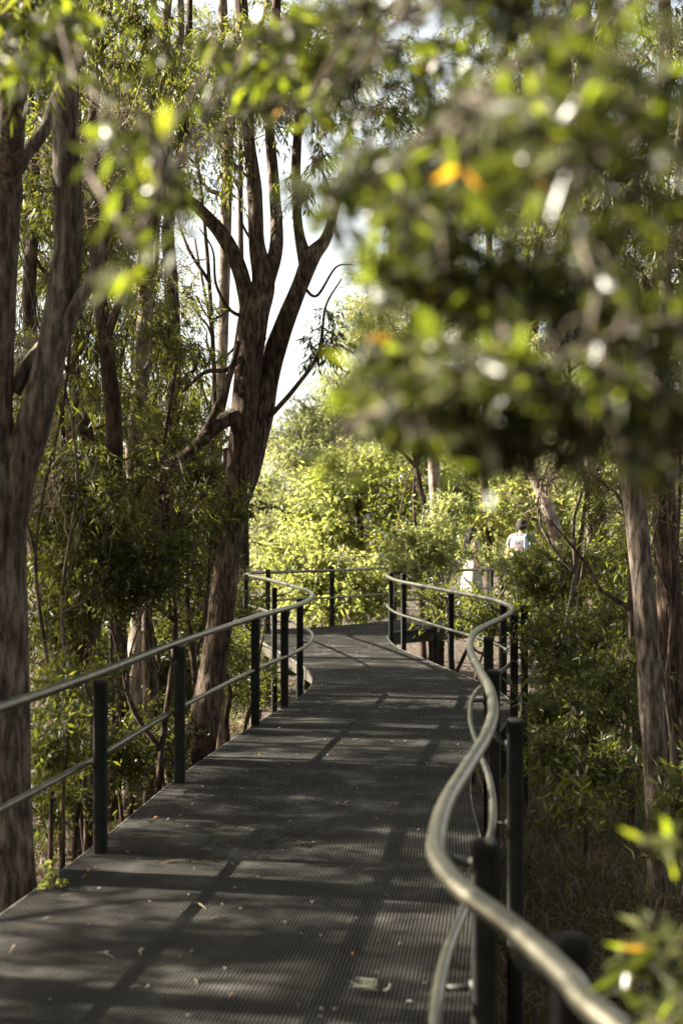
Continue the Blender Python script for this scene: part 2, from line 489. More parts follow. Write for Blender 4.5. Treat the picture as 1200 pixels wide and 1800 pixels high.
railing(curL, 'metal railing with black posts along the left and far outer edge of the boardwalk', postsL, 1)
railing(curR, 'wavy metal railing with black posts along the right inner edge of the boardwalk', postsR, -1)

# ------------------------------------------------------------------ vegetation generators
def unit(n):
    v = RNG.normal(size=(n, 3)); return v / np.linalg.norm(v, axis=1)[:, None]

def bend(A, Bp, n=6, arch=.12, wob=.05):
    A = np.asarray(A, float); Bp = np.asarray(Bp, float)
    L = np.linalg.norm(Bp - A)
    t = np.linspace(0, 1, n)[:, None]
    P = A + (Bp - A) * t
    P += np.array([0, 0, 1.0]) * arch * L * np.sin(t * PI)
    w = RNG.normal(size=(n, 3)) * wob * L; w[0] = 0; w[-1] = 0
    return P + w

def clumps(wood, leaf, C, R, anchors, leafn, Ls, aspect, droop, flat=0, twig=.004, jit=.035):
    """C clump centres, R radii; anchors = branch points they grow from"""
    for c, r, a in zip(C, R, anchors):
        br = bend(a, c, 5, .06, .05)
        r0 = max(min(.004, twig * 1.4), min(.02, .010 * np.linalg.norm(c - a)))
        wood.tube(br, np.linspace(r0, r0 * .4, 5), 4, caps=False)
        if leafn == 0:
            r0 = max(r0, .009); nt = 11
            A = br[RNG.integers(2, 5, nt)]
            E = A + unit(nt) * r * RNG.uniform(.6, 1.5, (nt, 1)) + np.array([0, 0, .2 * r])
            wood.prisms(A, E, r0 * .5, .002)
            A2 = A + (E - A) * RNG.uniform(.3, .8, (nt, 1)); E2 = A2 + unit(nt) * r * .6
            wood.prisms(A2, E2, r0 * .3, .0015)
            continue
        nt = max(4, int(leafn / 11))
        A = br[RNG.integers(1, 5, nt)]
        E = c + unit(nt) * r * RNG.uniform(.45, 1.0, (nt, 1)); E[:, 2] -= droop * r * .25
        Mi = (A + E) / 2; Mi[:, 2] += .12 * r
        wood.prisms(A, Mi, twig, twig * .7); wood.prisms(Mi, E, twig * .7, twig * .35)
        k = RNG.integers(0, nt, leafn); t = RNG.uniform(.15, 1.08, (leafn, 1))
        half = t < .5
        Pp = np.where(half, A[k] + (Mi[k] - A[k]) * t * 2, Mi[k] + (E[k] - Mi[k]) * (t * 2 - 1))
        Pp += RNG.normal(size=(leafn, 3)) * jit * Ls * 4
        D = unit(leafn) * .8 + (E[k] - A[k]) / (r + .01) * .5; D[:, 2] -= droop
        cv = RNG.uniform(0, .35)
        L = Ls * RNG.uniform(.6, 1.3, leafn)
        leaf.leaves(Pp, D, L, L * aspect * RNG.uniform(.8, 1.25, leafn), np.clip(RNG.uniform(0, .65, leafn) + cv, 0, 1), flat=flat)

def plant(name, label, cat, stems, lobes, leafmat='gum', barkmat='bark', leafn=90, Ls=.09, aspect=.17, droop=.9,
          group=None, sides=12, rough=.06, ridges=0, nseg=7, flat=0, twig=.004, limb=None, bare=None, crown='crown', trunk='trunk', clump_r=(.25, .45), base=None, steps=6):
    """stems: lists of (px,py,depth,width px); lobes: (px,py,depth,rx px,ry px,r depth m,clumps)"""
    wood, leaf, dead = MB(), MB(), MB()
    pts_all = []
    for s in stems:
        A = np.array([[*W(a, b, d), w / 2 / FPX * d] for a, b, d, w in s])
        S = smooth_path(A, steps)
        wood.tube(S[:, :3], S[:, 3], sides, rough=rough, seed=RNG.uniform(0, 50), ridges=ridges)
        pts_all.append(S)
    allp = np.vstack(pts_all)
    def do(lobelist, lm, n, wood=wood):
        for (lx, ly, ld, rx, ry, rd, nc) in lobelist:
            c = W(lx, ly, ld); rad = np.array([rx / FPX * ld, rd, ry / FPX * ld])
            low = allp[allp[:, 2] < c[2] + .2]
            if len(low) == 0: low = allp
            cand = low[np.linalg.norm(low[:, :3] - (c - np.array([0, 0, rad[2] * .8])), axis=1).argsort()[0]]
            lr = limb if limb else min(cand[3] * .6, .05)
            L = bend(cand[:3], c + np.array([0, 0, rad[2] * .3]), nseg, .05, .03)
            wood.tube(L, np.linspace(max(lr, min(.006, twig * 2)), min(.006, twig * 1.6), nseg), 6, rough=.04, caps=False)
            u = unit(nc) * RNG.uniform(.25, 1, (nc, 1)) ** .5
            C = c + u * rad
            sub = [L[-1]]
            for m in range(max(1, nc // 7)):
                e = C[RNG.integers(0, nc)]
                q = bend(L[RNG.integers(nseg // 2, nseg)], c + (e - c) * .6, 5, .05, .06)
                wood.tube(q, np.linspace(max(lr * .4, min(.005, twig * 1.5)), min(.004, twig), 5), 5, caps=False); sub += list(q[2:])
            sub = np.array(sub + list(L[nseg // 2:]))
            an = sub[np.array([np.linalg.norm(sub - ci, axis=1).argmin() for ci in C])]
            clumps(wood, lm, C, RNG.uniform(*clump_r, nc), an, n, Ls, aspect, droop, flat, twig)
    do(lobes, leaf, leafn)
    dw = MB()
    if bare: do(bare, dead, 0, dw)
    b0 = allp[0]
    org = np.array([b0[0], b0[1], b0[2]])
    root = empty(name, org, label, cat, group)
    wood.build(trunk, M[barkmat], root, loc=org)
    if dw.n: dw.build('dead_branches', M['deadwood'], root, loc=org)
    if leaf.n: leaf.build(crown, M[leafmat], root, loc=org)
    return root

def gstem(px, d, py_top, w, lean=0, wob=6, below=.15):
    """a stem rooted in the ground at depth d, rising to py_top"""
    x = (px - 600) / FPX * d; z = ground_z(x, d) - below
    py0 = HOR + (EYE - z) / d * FPX
    n = 5; out = []
    for k in range(n):
        t = k / (n - 1)
        out.append((px + lean * t + (RNG.uniform(-wob, wob) if 0 < k else 0), py0 + (py_top - py0) * t, d, w * (1 - .6 * t)))
    return out

# ---- the near left gum
plant('gum_tree', 'large grey gum tree forking beside the near left edge of the boardwalk', 'tree',
      [[(14, 1990, 7.05, 140), (13, 1700, 7.05, 122), (7, 1450, 7.05, 102), (3, 1200, 7.05, 98), (0, 1000, 7.05, 94), (-2, 860, 7.05, 84), (-8, 730, 7.05, 62), (0, 500, 7.0, 58), (15, 300, 6.95, 52), (28, 100, 6.2, 48), (45, -150, 6.1, 42), (70, -450, 6, 28)],
       [(12, 960, 7.05, 56), (28, 850, 7.05, 66), (60, 740, 7.05, 62), (90, 620, 7.05, 54), (112, 500, 7.05, 52), (121, 400, 7.05, 50), (116, 250, 7.05, 48), (118, 100, 7.05, 45), (123, -50, 7.05, 42), (135, -400, 7.05, 30)],
       [(98, 610, 7.05, 30), (132, 545, 7.0, 26), (165, 480, 7.0, 22), (190, 400, 7.0, 18), (232, 330, 7, 12), (250, 250, 7, 7)],
       [(26, 690, 7.08, 26), (52, 640, 7.1, 24), (78, 605, 7.1, 22), (92, 585, 7.08, 18)],
       [(14, 330, 7.0, 26), (44, 275, 7.1, 24), (80, 225, 7.2, 20), (104, 150, 7.3, 14)]],
      [(60, 60, 5.2, 110, 110, .5, 14), (-80, -350, 6.6, 260, 200, 1.0, 26), (200, -420, 7.0, 260, 200, .9, 22), (60, -700, 6, 500, 200, 1.4, 40)],
      'gum', 'bark', sides=40, rough=.07, ridges=5, steps=16, leafn=80)

# ---- the centre twin-stemmed gum
plant('gum_tree', 'tall twin-stemmed red-brown gum tree leaning behind the left railing, forking against the sky', 'tree',
      [[(326, 1480, 12.21, 88), (347, 1330, 12.21, 62), (370, 1200, 12.21, 50), (392, 1050, 12.21, 44), (408, 920, 12.21, 43), (420, 830, 12.21, 46), (428, 740, 12.21, 44), (437, 640, 12.21, 47), (446, 560, 12.21, 48), (462, 500, 12.21, 42), (452, 430, 12.21, 29), (447, 330, 12.21, 25), (436, 230, 12.21, 21), (428, 100, 12.21, 24), (420, -80, 12.21, 20)],
       [(410, 910, 12.32, 34), (438, 830, 12.34, 38), (456, 740, 12.38, 42), (474, 650, 12.38, 42), (500, 570, 12.32, 34), (528, 500, 12.32, 29), (548, 450, 12.32, 30), (572, 420, 12.32, 20), (588, 370, 12.32, 14), (610, 280, 12.32, 9)],
       [(450, 600, 12.21, 38), (438, 540, 12.21, 30), (420, 470, 12.21, 27), (392, 415, 12.21, 25), (350, 366, 12.21, 20), (318, 338, 12.21, 15), (290, 290, 12.21, 9)],
       [(466, 500, 12.21, 32), (486, 430, 12.32, 24), (482, 330, 12.43, 20), (474, 220, 12.43, 17), (480, 100, 12.54, 18), (490, -60, 12.54, 14)],
       [(540, 470, 12.32, 30), (524, 400, 12.43, 17), (520, 300, 12.54, 17), (526, 200, 12.54, 14), (540, 60, 12.65, 10)],
       [(425, 725, 12.21, 30), (385, 745, 12.10, 26), (352, 775, 12.10, 24), (326, 800, 12.21, 18), (296, 815, 12.21, 11)],
       [(352, 775, 12.10, 12), (385, 710, 11.99, 14), (404, 660, 11.99, 12), (420, 600, 11.88, 8)],
       [(424, 630, 12.10, 11), (398, 650, 11.99, 9), (360, 655, 11.88, 7), (320, 690, 11.88, 4)],
       [(476, 730, 12.32, 9), (520, 680, 12.21, 8), (560, 620, 12.10, 6), (572, 540, 11.99, 4), (600, 490, 11.88, 2.5)],
       [(438, 560, 12.15, 8), (405, 545, 12.10, 6), (380, 500, 11.99, 5), (374, 440, 11.99, 3.5), (350, 400, 11.99, 2)],
       [(405, 545, 12.10, 4), (370, 560, 11.99, 3), (345, 520, 11.99, 2)],
       [(530, 500, 12.21, 6), (556, 520, 12.10, 5), (590, 470, 11.99, 3.5), (620, 465, 11.99, 2)],
       [(452, 440, 12.21, 6), (425, 390, 12.10, 4), (418, 330, 12.10, 3), (390, 290, 12.10, 2)],
       [(425, 860, 12.32, 22), (404, 830, 12.43, 18), (398, 790, 12.54, 13)]],
      [(575, 600, 12.10, 55, 50, .3, 7), (430, 130, 12.21, 120, 110, .7, 26), (300, 150, 12.43, 90, 110, .6, 14), (540, 130, 12.43, 100, 110, .7, 24), (560, 300, 12.21, 50, 60, .3, 6), (400, 270, 12.21, 70, 50, .4, 8),
       (640, 160, 12.21, 80, 90, .6, 14), (480, -200, 12.43, 320, 150, 1.2, 40), (310, 610, 11.99, 60, 60, .3, 6)],
      'gum', 'bark_r', sides=36, rough=.09, ridges=5, steps=12, leafn=80, Ls=.085, clump_r=(.18, .34))

# ---- left stand of darker gums behind the first
LT = [
 ('dark multi-stemmed gum with a swollen base among the left undergrowth', [[(150, 1500, 10.5, 80), (125, 1350, 10.5, 68), (118, 1200, 10.5, 74), (100, 1090, 10.5, 56), (70, 980, 10.5, 36), (48, 860, 10.5, 30), (60, 700, 10.6, 26), (52, 520, 10.6, 24), (62, 330, 10.7, 20), (50, 120, 10.8, 16), (60, -120, 10.8, 12)],
    [(132, 1190, 10.5, 50), (160, 1060, 10.5, 44), (178, 950, 10.5, 38), (198, 850, 10.5, 33), (200, 730, 10.5, 30), (186, 600, 10.5, 26), (170, 450, 10.6, 22), (162, 260, 10.6, 19), (176, 60, 10.6, 15), (180, -150, 10.6, 12)],
    [(180, 620, 10.5, 16), (215, 520, 10.4, 14), (262, 440, 10.3, 12), (280, 330, 10.3, 9)]],
    [(70, 300, 10.8, 120, 160, .6, 36), (190, 80, 10.7, 120, 120, .6, 34), (130, 640, 10.6, 100, 90, .5, 22), (120, 850, 10.3, 100, 70, .5, 30)], 'bark_d', [(200, 300, 10, 110, 110, .4, 34)]),
 ('slim dark gum rising straight left of the twin-stemmed gum', [[(280, 1420, 14.5, 34), (292, 1200, 14.5, 30), (297, 1000, 14.5, 28), (300, 820, 14.5, 28), (306, 640, 14.5, 27), (300, 480, 14.5, 25), (296, 400, 14.5, 22), (318, 280, 14.5, 17), (330, 120, 14.5, 13), (335, -60, 14.5, 9)],
    [(304, 620, 14.5, 30), (262, 520, 14.5, 16), (256, 400, 14.5, 22), (272, 220, 14.5, 12), (300, 30, 14.5, 10)]],
    [(260, 600, 14.3, 90, 90, .6, 34), (330, 760, 14, 70, 60, .5, 16), (345, 650, 14, 50, 50, .4, 6), (270, 480, 14.4, 50, 50, .4, 4), (340, 240, 14.5, 80, 120, .6, 22), (250, 250, 14.6, 110, 140, .7, 36)], 'bark_d', None),
 ('pale smooth-barked gum with twisting upper limbs in the upper left', [[(232, 1420, 13, 40), (238, 1200, 13, 36), (252, 1000, 13, 34), (236, 800, 13, 30), (252, 620, 13, 28), (258, 420, 13, 26), (272, 240, 13, 22), (276, 110, 13, 20), (292, 30, 13, 17), (300, -120, 13, 14)],
    [(272, 230, 13, 16), (300, 150, 13, 13), (318, 60, 13, 12), (315, -60, 13, 10)],
    [(262, 330, 13, 14), (225, 240, 13, 12), (210, 130, 13, 11), (222, 0, 13, 9)]],
    [(250, 90, 13, 110, 120, .6, 34), (200, 450, 13, 80, 80, .5, 10)], 'bark_p', [(240, 380, 12.6, 100, 90, .5, 24), (170, 330, 12.4, 90, 120, .5, 22)]),
 ('thin leaning gum between the swollen-based gum and the pale gum', [[(190, 1440, 12, 36), (212, 1250, 12, 30), (205, 1050, 12, 27), (190, 900, 12, 25), (150, 760, 12, 24), (128, 620, 12, 22), (140, 420, 12, 19), (130, 200, 12, 16), (150, -60, 12, 12)]],
    [(150, 480, 12, 90, 120, .6, 34), (100, 180, 12, 110, 130, .6, 34), (160, 740, 12, 110, 80, .5, 16)], 'bark_d', None),
 ('slim grey gum forking high above the twin-stemmed gum', [[(384, 1400, 17, 22), (388, 1100, 17, 20), (380, 850, 17, 20), (392, 600, 17, 18), (398, 350, 17, 20), (400, 200, 17, 20), (393, 60, 17, 18), (388, -100, 17, 14)], [(400, 220, 17, 12), (440, 120, 17, 10), (470, 0, 17, 8)]],
    [(400, 130, 17, 150, 130, .8, 80), (500, 60, 17, 110, 90, .8, 40), (340, 330, 17, 50, 40, .6, 5)], 'bark_p', None),
 ('short crooked sapling left of the twin-stemmed gum trunk', [[(262, 1420, 12.4, 22), (268, 1250, 12.4, 34), (258, 1100, 12.4, 18), (270, 980, 12.4, 14), (300, 880, 12.4, 9)]],
    [(280, 900, 12.2, 90, 70, .5, 30)], 'bark_r', None),
]
for lab, st, lb, bm, bare in LT:
    plant('gum_tree', lab, 'tree', st, lb, 'gum', bm, sides=20, rough=.08, ridges=3, steps=8, leafn=75, Ls=.085, bare=bare, group='gums in the left stand', clump_r=(.2, .4))

# ---- left understorey shrubs
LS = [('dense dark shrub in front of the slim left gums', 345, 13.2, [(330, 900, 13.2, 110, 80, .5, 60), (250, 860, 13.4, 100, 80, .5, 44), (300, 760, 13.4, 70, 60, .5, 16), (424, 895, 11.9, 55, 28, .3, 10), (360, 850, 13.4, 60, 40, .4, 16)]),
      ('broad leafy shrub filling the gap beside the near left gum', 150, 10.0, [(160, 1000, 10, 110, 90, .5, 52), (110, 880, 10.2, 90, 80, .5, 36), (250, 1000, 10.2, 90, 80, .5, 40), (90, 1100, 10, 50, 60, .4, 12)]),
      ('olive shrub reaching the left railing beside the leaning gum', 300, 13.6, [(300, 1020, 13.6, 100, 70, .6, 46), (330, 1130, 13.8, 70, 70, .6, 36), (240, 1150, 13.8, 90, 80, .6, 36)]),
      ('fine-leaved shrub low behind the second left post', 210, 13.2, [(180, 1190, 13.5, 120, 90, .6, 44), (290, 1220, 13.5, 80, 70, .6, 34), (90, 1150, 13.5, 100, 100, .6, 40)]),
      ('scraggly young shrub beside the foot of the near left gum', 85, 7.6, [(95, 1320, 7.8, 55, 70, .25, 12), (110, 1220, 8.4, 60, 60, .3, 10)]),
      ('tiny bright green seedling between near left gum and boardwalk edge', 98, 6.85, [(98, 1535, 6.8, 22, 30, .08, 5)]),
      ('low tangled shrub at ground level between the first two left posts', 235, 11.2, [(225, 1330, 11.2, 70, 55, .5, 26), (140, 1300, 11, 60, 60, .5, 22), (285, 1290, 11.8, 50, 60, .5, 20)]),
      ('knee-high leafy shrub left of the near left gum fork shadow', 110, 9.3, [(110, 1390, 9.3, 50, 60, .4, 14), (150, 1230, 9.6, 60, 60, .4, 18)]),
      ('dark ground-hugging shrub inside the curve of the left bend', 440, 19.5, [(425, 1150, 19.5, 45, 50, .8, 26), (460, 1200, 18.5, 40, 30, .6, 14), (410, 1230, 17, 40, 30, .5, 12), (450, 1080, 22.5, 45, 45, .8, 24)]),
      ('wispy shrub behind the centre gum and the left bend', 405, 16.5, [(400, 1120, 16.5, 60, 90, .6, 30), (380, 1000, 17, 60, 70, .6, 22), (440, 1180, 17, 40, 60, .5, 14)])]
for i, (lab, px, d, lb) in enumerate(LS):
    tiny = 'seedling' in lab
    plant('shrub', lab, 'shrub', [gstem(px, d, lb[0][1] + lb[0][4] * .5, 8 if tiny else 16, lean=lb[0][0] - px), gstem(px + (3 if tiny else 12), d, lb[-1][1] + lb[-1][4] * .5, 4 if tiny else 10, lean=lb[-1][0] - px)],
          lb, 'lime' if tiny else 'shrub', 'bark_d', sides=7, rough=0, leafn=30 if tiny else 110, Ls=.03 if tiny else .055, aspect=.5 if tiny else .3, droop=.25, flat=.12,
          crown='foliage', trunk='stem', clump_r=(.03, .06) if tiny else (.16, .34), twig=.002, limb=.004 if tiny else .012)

def sapling(name, label, group, px, d, lean, top, lm='gum'):
    w = RNG.uniform(8, 17)
    st = [gstem(px, d, top, w, lean=lean, wob=28)]
    for q in range(3):
        f0 = st[0][RNG.integers(1, 4)]; sx = RNG.choice([-1, 1]); a, b_ = RNG.uniform(30, 80), RNG.uniform(60, 160)
        st.append([f0, (f0[0] + sx * a * .7, f0[1] - b_ * .45, d, w * .42), (f0[0] + sx * a, f0[1] - b_, d + .1, w * .34), (f0[0] + sx * a * RNG.uniform(.3, 1.9), f0[1] - b_ * 2, d, w * .15)])
    fk = st[0][2]; st.append([fk, (fk[0] + RNG.uniform(-30, 30), fk[1] - 120, d, w * .5), (fk[0] + RNG.uniform(-90, 90), fk[1] - 280, d, w * .3)])
    tx = st[0][-1][0]; lb = [(tx + RNG.uniform(-40, 40), top + RNG.uniform(0, 200), d, 70, 90, .4, 12), (fk[0] + RNG.uniform(-60, 60), fk[1] - 200, d, 70, 70, .4, 7)]
    plant(name, label, 'tree', st, lb, lm, 'bark_d' if RNG.uniform() < .6 else 'bark', sides=7, rough=.05, leafn=60, Ls=.075, group=group, droop=.5, clump_r=(.18, .36), trunk='stem',
          bare=[(px + RNG.uniform(-60, 60), top + RNG.uniform(150, 420), d, 80, 90, .4, 7)])
for px, d, lean, top in [(75, 9.2, 30, 330), (118, 11.5, -20, 160), (165, 12.8, 30, 420), (222, 11.2, -25, 260), (240, 15, 40, 60), (60, 13, 60, 480), (292, 13.2, -40, 640), (345, 16, 15, 200), (352, 13.5, -40, 700), (95, 16, 20, 20), (200, 17, -20, 100), (150, 9.6, -40, 560), (270, 10.6, 30, 640), (330, 18, 40, 420)]:
    sapling('sapling', 'thin dark sapling among the tangled left undergrowth', 'thin saplings in the left undergrowth', px, d, lean, top)
for px, d, lean, top in [(990, 14, 40, 560), (1035, 18, -30, 420), (1100, 11.5, -20, 600), (1080, 22, 20, 300), (1130, 17, 30, 350), (770, 25, -40, 420), (1200, 10, -30, 500)]:
    sapling('sapling', 'thin dark sapling in the wood right of the railing', 'thin saplings right of the railing', px, d, lean, top)
# ---- right hand trees
plant('gum_tree', 'pale grey-brown gum standing right of the railing with peeling bark low on its trunk', 'tree',
      [[(1165, 1680, 8.8, 64), (1160, 1580, 8.8, 48), (1156, 1450, 8.8, 44), (1148, 1300, 8.8, 42), (1138, 1150, 8.8, 41), (1128, 1020, 8.8, 40), (1116, 900, 8.8, 41), (1103, 810, 8.8, 38), (1092, 740, 8.8, 36), (1075, 620, 8.8, 30), (1062, 480, 8.8, 28), (1050, 300, 8.9, 24), (1030, 100, 9, 20), (1020, -120, 9, 15)],
       [(1112, 860, 8.8, 26), (1150, 720, 8.8, 24), (1160, 560, 8.9, 20), (1185, 380, 9, 16), (1200, 150, 9, 11)],
       [(1185, 1420, 8.95, 9), (1178, 1280, 8.95, 9), (1160, 1170, 8.9, 8), (1140, 1090, 8.85, 6)]],
      [(1060, 320, 9, 130, 130, .6, 22), (1180, 330, 9.2, 110, 160, .6, 20), (1000, 60, 9, 160, 120, .7, 22), (980, -250, 9, 300, 130, 1, 26)],
      'gum', 'bark', sides=36, rough=.08, ridges=4, steps=12, leafn=80)
RT = [
 ('thicker dark gum just behind the peeling right-hand gum', [[(1190, 1540, 12, 60), (1184, 1300, 12, 50), (1178, 1100, 12, 46), (1170, 930, 12, 44), (1160, 780, 12, 42), (1166, 560, 12, 36), (1150, 350, 12, 30), (1170, 100, 12, 24), (1160, -80, 12, 18)]],
   [(1150, 620, 12, 90, 100, .6, 20), (1100, 480, 12, 110, 120, .6, 24), (1190, 140, 12, 120, 160, .7, 24)], 'bark_d', 'gum'),
 ('crooked pale gum curving beside the two walkers', [[(1040, 1200, 30, 30), (1010, 1050, 30, 27), (985, 965, 30, 25), (958, 885, 30, 22), (935, 830, 30, 18), (925, 770, 30, 15), (935, 700, 30, 12), (920, 600, 30, 9)],
    [(955, 880, 30, 14), (975, 830, 30, 12), (1000, 775, 30, 10), (1010, 700, 30, 7)]],
   [(930, 640, 30, 90, 60, 1.2, 22), (1020, 660, 30, 90, 60, 1.2, 20)], 'bark_p', 'pale'),
 ('tall double gum at the upper right behind the overhanging leaves', [[(1060, 1300, 19, 44), (1050, 1000, 19, 38), (1040, 700, 19, 36), (1046, 400, 19, 38), (1030, 150, 19, 42), (1018, 0, 19, 36), (1010, -150, 19, 28)], [(1035, 200, 19, 26), (1062, 50, 19, 24), (1075, -100, 19, 18)]],
   [(980, 130, 19, 140, 120, 1, 34), (1080, 250, 19, 130, 140, 1, 30), (1000, 450, 19, 140, 120, 1, 34), (870, 240, 19.5, 130, 120, 1, 30)], 'bark_d', 'gum'),
 ('slender gum in the middle distance right of the far bend', [[(772, 1250, 27, 20), (768, 1000, 27, 20), (764, 870, 27, 20), (758, 700, 27, 17), (770, 500, 27, 14), (760, 300, 27, 11)]],
   [(740, 560, 27, 100, 90, 1.2, 30), (800, 380, 27, 120, 120, 1.2, 34), (720, 250, 27, 110, 110, 1.2, 28)], 'bark_p', 'gum'),
 ('dark straight gum behind the walkers in deep shade', [[(862, 1250, 34, 16), (858, 1000, 34, 15), (850, 800, 34, 14), (860, 500, 34, 12), (850, 200, 34, 10)]],
   [(860, 560, 34, 120, 110, 1.5, 36), (880, 330, 34, 120, 110, 1.5, 34), (800, 120, 34, 130, 110, 1.5, 30)], 'bark_d', 'gum'),
 ('dark gum filling the right edge beyond the thick gum', [[(1230, 1350, 16, 40), (1215, 1000, 16, 36), (1225, 700, 16, 30), (1200, 400, 16, 24), (1210, 100, 16, 18)]],
   [(1170, 800, 16, 90, 90, .9, 26), (1120, 640, 16, 100, 90, .9, 26), (1190, 980, 15.5, 70, 80, .8, 22), (1180, 500, 16, 90, 110, .9, 22)], 'bark_d', 'shrub'),
]
for lab, st, lb, bm, lm in RT:
    d0 = st[0][0][2]
    plant('gum_tree', lab, 'tree', st, lb, lm, bm, sides=14, rough=.08, ridges=2, steps=6, leafn=90, Ls=.085 if d0 < 22 else .12, group='gums on the right side', clump_r=(.25, .45) if d0 < 15 else (.4, .7), droop=.8)
bn = MB()
# ---- unseen gums added around the viewer: their crowns shade the walk and block sky
def wp(x, y, z, w=0): return (600 + x / y * FPX, HOR - (z - EYE) / y * FPX, y, w * FPX / y)
SHADE_GUMS = [
 ('added shade gum beyond the left edge of the view, nearest the viewer', -6.5, 3.2, [(-6.5, 3.0, 3.3, 1.6, 1.6, .9, 16), (-5.6, 4.6, 3.2, 1.5, 1.6, .9, 13)]),
 ('added shade gum beyond the left edge of the view, abreast of the near left gum', -7.5, 6.5, [(-7.5, 6.7, 3.9, 1.4, 1.7, 1.3, 27), (-6.0, 8.0, 3.4, 1.2, 1.3, .9, 12), (-7.5, 7.5, 6.6, 1.5, 1.5, 1.2, 26)]),
 ('added shade gum beyond the left edge of the view, abreast of the first left post', -8.0, 9.8, [(-8, 9.8, 4.4, 1.5, 1.6, 1.9, 30), (-7, 10.5, 3.2, 1.3, 1.5, 1.2, 16), (-9, 11, 7.0, 1.6, 1.8, 1.9, 80)]),
 ('added shade gum beyond the left edge of the view, abreast of the centre gum', -8.5, 13.2, [(-8.5, 13.2, 4.4, 1.5, 1.7, 2.0, 60), (-8.5, 14.2, 7.6, 1.9, 2.0, 1.8, 90)]),
 ('added shade gum beyond the left edge of the view, abreast of the left railing bend', -9.5, 17.0, [(-9.5, 17, 4.6, 1.6, 1.8, 2.2, 80), (-9.5, 18, 7.4, 1.8, 2.0, 2.0, 70)]),
 ('added shade gum beyond the right edge of the view, nearest the viewer', 4.2, 4.5, [(3.4, 4.6, 7.6, 2.6, 2.4, 1.0, 60), (4.2, 8.2, 8.2, 2.6, 2.2, 1.1, 60)]),
 ('added shade gum beyond the right edge of the view, abreast of the peeling gum', 6.6, 10.5, [(5.0, 12, 9.4, 3.0, 2.4, 1.2, 60), (6.8, 11.5, 5.4, 1.3, 1.8, 1.8, 46)]),
 ('added tall shade gum left of the viewer whose crown arches over the walk', -4.8, 1.6, [(-2.2, 4.4, 8.2, 2.4, 2.4, .9, 54), (.6, 8.0, 8.8, 2.4, 2.4, .9, 54), (-2.8, 10.0, 8.8, 2.4, 2.4, .9, 54)]),
 ('added tall shade gum high over the middle of the walk from beyond the left edge', -7.5, 19.5, [(-1.5, 14, 10.4, 3.2, 2.6, 1.1, 70), (2.2, 17, 11.2, 3.0, 2.6, 1.1, 60)]),
]
SKY_BLOCK_GUMS = [  # unseen crowns added behind and overhead to cut the skylight
 ('added sky-blocking gum behind the viewer on the left of the walk', -4.0, -4.0, [(-4, -4, 3.5, 2.8, 1.8, 3.0, 90), (-2.5, -3, 8.0, 3.0, 2.6, 1.2, 70)]),
 ('added sky-blocking gum behind the viewer on the right of the walk', 3.4, -3.0, [(3.6, -3, 3.5, 2.4, 2.2, 3.0, 90), (1.8, -2, 8.0, 3.0, 2.8, 1.2, 70)]),
 ('added sky-blocking gum behind the viewer at the right beyond the near railing', 6.5, 1.5, [(6.2, 1.5, 3.5, 1.6, 3.0, 3.2, 90), (4.5, 1.5, 8.6, 2.6, 2.6, 1.0, 60)]),
 ('added bushy sky-blocking gum straight behind the viewer', 0.5, -9.0, [(0, -9, 3.5, 4.2, 1.5, 3.8, 110)]),
 ('added broad sky-blocking gum roofing the near walk from beyond the left edge', -5.4, 4.0, [(-2.6, 2.0, 9.4, 3.2, 3.0, .8, 90), (.8, 4.0, 9.6, 3.0, 3.0, .8, 90)]),
 ('added broad sky-blocking gum roofing the middle of the walk from beyond the right edge', 6.4, 9.0, [(2.4, 8.6, 9.8, 3.4, 3.0, .8, 90), (-2.0, 8.8, 9.8, 3.0, 3.0, .8, 90)]),
 ('added broad sky-blocking gum roofing the bend of the walk from beyond the right edge', 7.4, 14.5, [(3.2, 14, 10.8, 3.4, 3.0, .9, 90), (-2.0, 14.4, 10.8, 3.2, 3.0, .9, 90)]),
]
for lab, x, y, lb in SHADE_GUMS:
    zt = max(l[2] for l in lb) - .3; zg = ground_z(x, y) - .1
    st = [[wp(x, y, zg, .34), wp(x + .1, y, zg + (zt - zg) * .35, .28), wp(x - .1, y, zg + (zt - zg) * .7, .2), wp(x, y, zt, .12)]]
    plant('gum_tree', lab, 'tree', st, [(*wp(a, b, c)[:3], rx * FPX / b, rz * FPX / b, ry, int(nc)) for a, b, c, rx, ry, rz, nc in lb],
          'gum', 'bark', sides=12, rough=.06, leafn=190, Ls=.12, aspect=.22, group='gums added outside the view for shade', clump_r=(.28, .5), droop=.5)
def plant_world(name, label, x, y, lobes, leafmat, Ls, leafn):
    """an added sky-blocking tree given in metres, for places the photograph's pixels cannot reach"""
    wood, leaf = MB(), MB(); z = ground_z(x, y) - .1; zt = max(l[2] for l in lobes)
    S = smooth_path([(x, y, z, .17), (x + .1, y, z + (zt - z) * .35, .14), (x - .1, y + .1, z + (zt - z) * .7, .10), (x, y, zt, .05)], 6)
    wood.tube(S[:, :3], S[:, 3], 12, rough=.06)
    for cx, cy, cz, rx, ry, rz, nc in lobes:
        L = bend(S[12, :3], (cx, cy, cz + rz * .3), 6, .05, .03); wood.tube(L, np.linspace(.05, .012, 6), 6, caps=False)
        C = np.array([cx, cy, cz]) + unit(nc) * RNG.uniform(.2, 1, (nc, 1)) ** .5 * np.array([rx, ry, rz])
        an = L[np.array([np.linalg.norm(L - c, axis=1).argmin() for c in C])]
        clumps(wood, leaf, C, RNG.uniform(.45, .85, nc), an, leafn, Ls, .34, .4)
    root = empty(name, (x, y, z), label, 'tree', 'gums added outside the view for shade')
    wood.build('trunk', M['bark'], root, loc=(x, y, z)); leaf.build('crown', M[leafmat], root, loc=(x, y, z))
for lab, x, y, lb in SKY_BLOCK_GUMS: plant_world('gum_tree', lab, x, y, lb, 'gum', .19, 150)
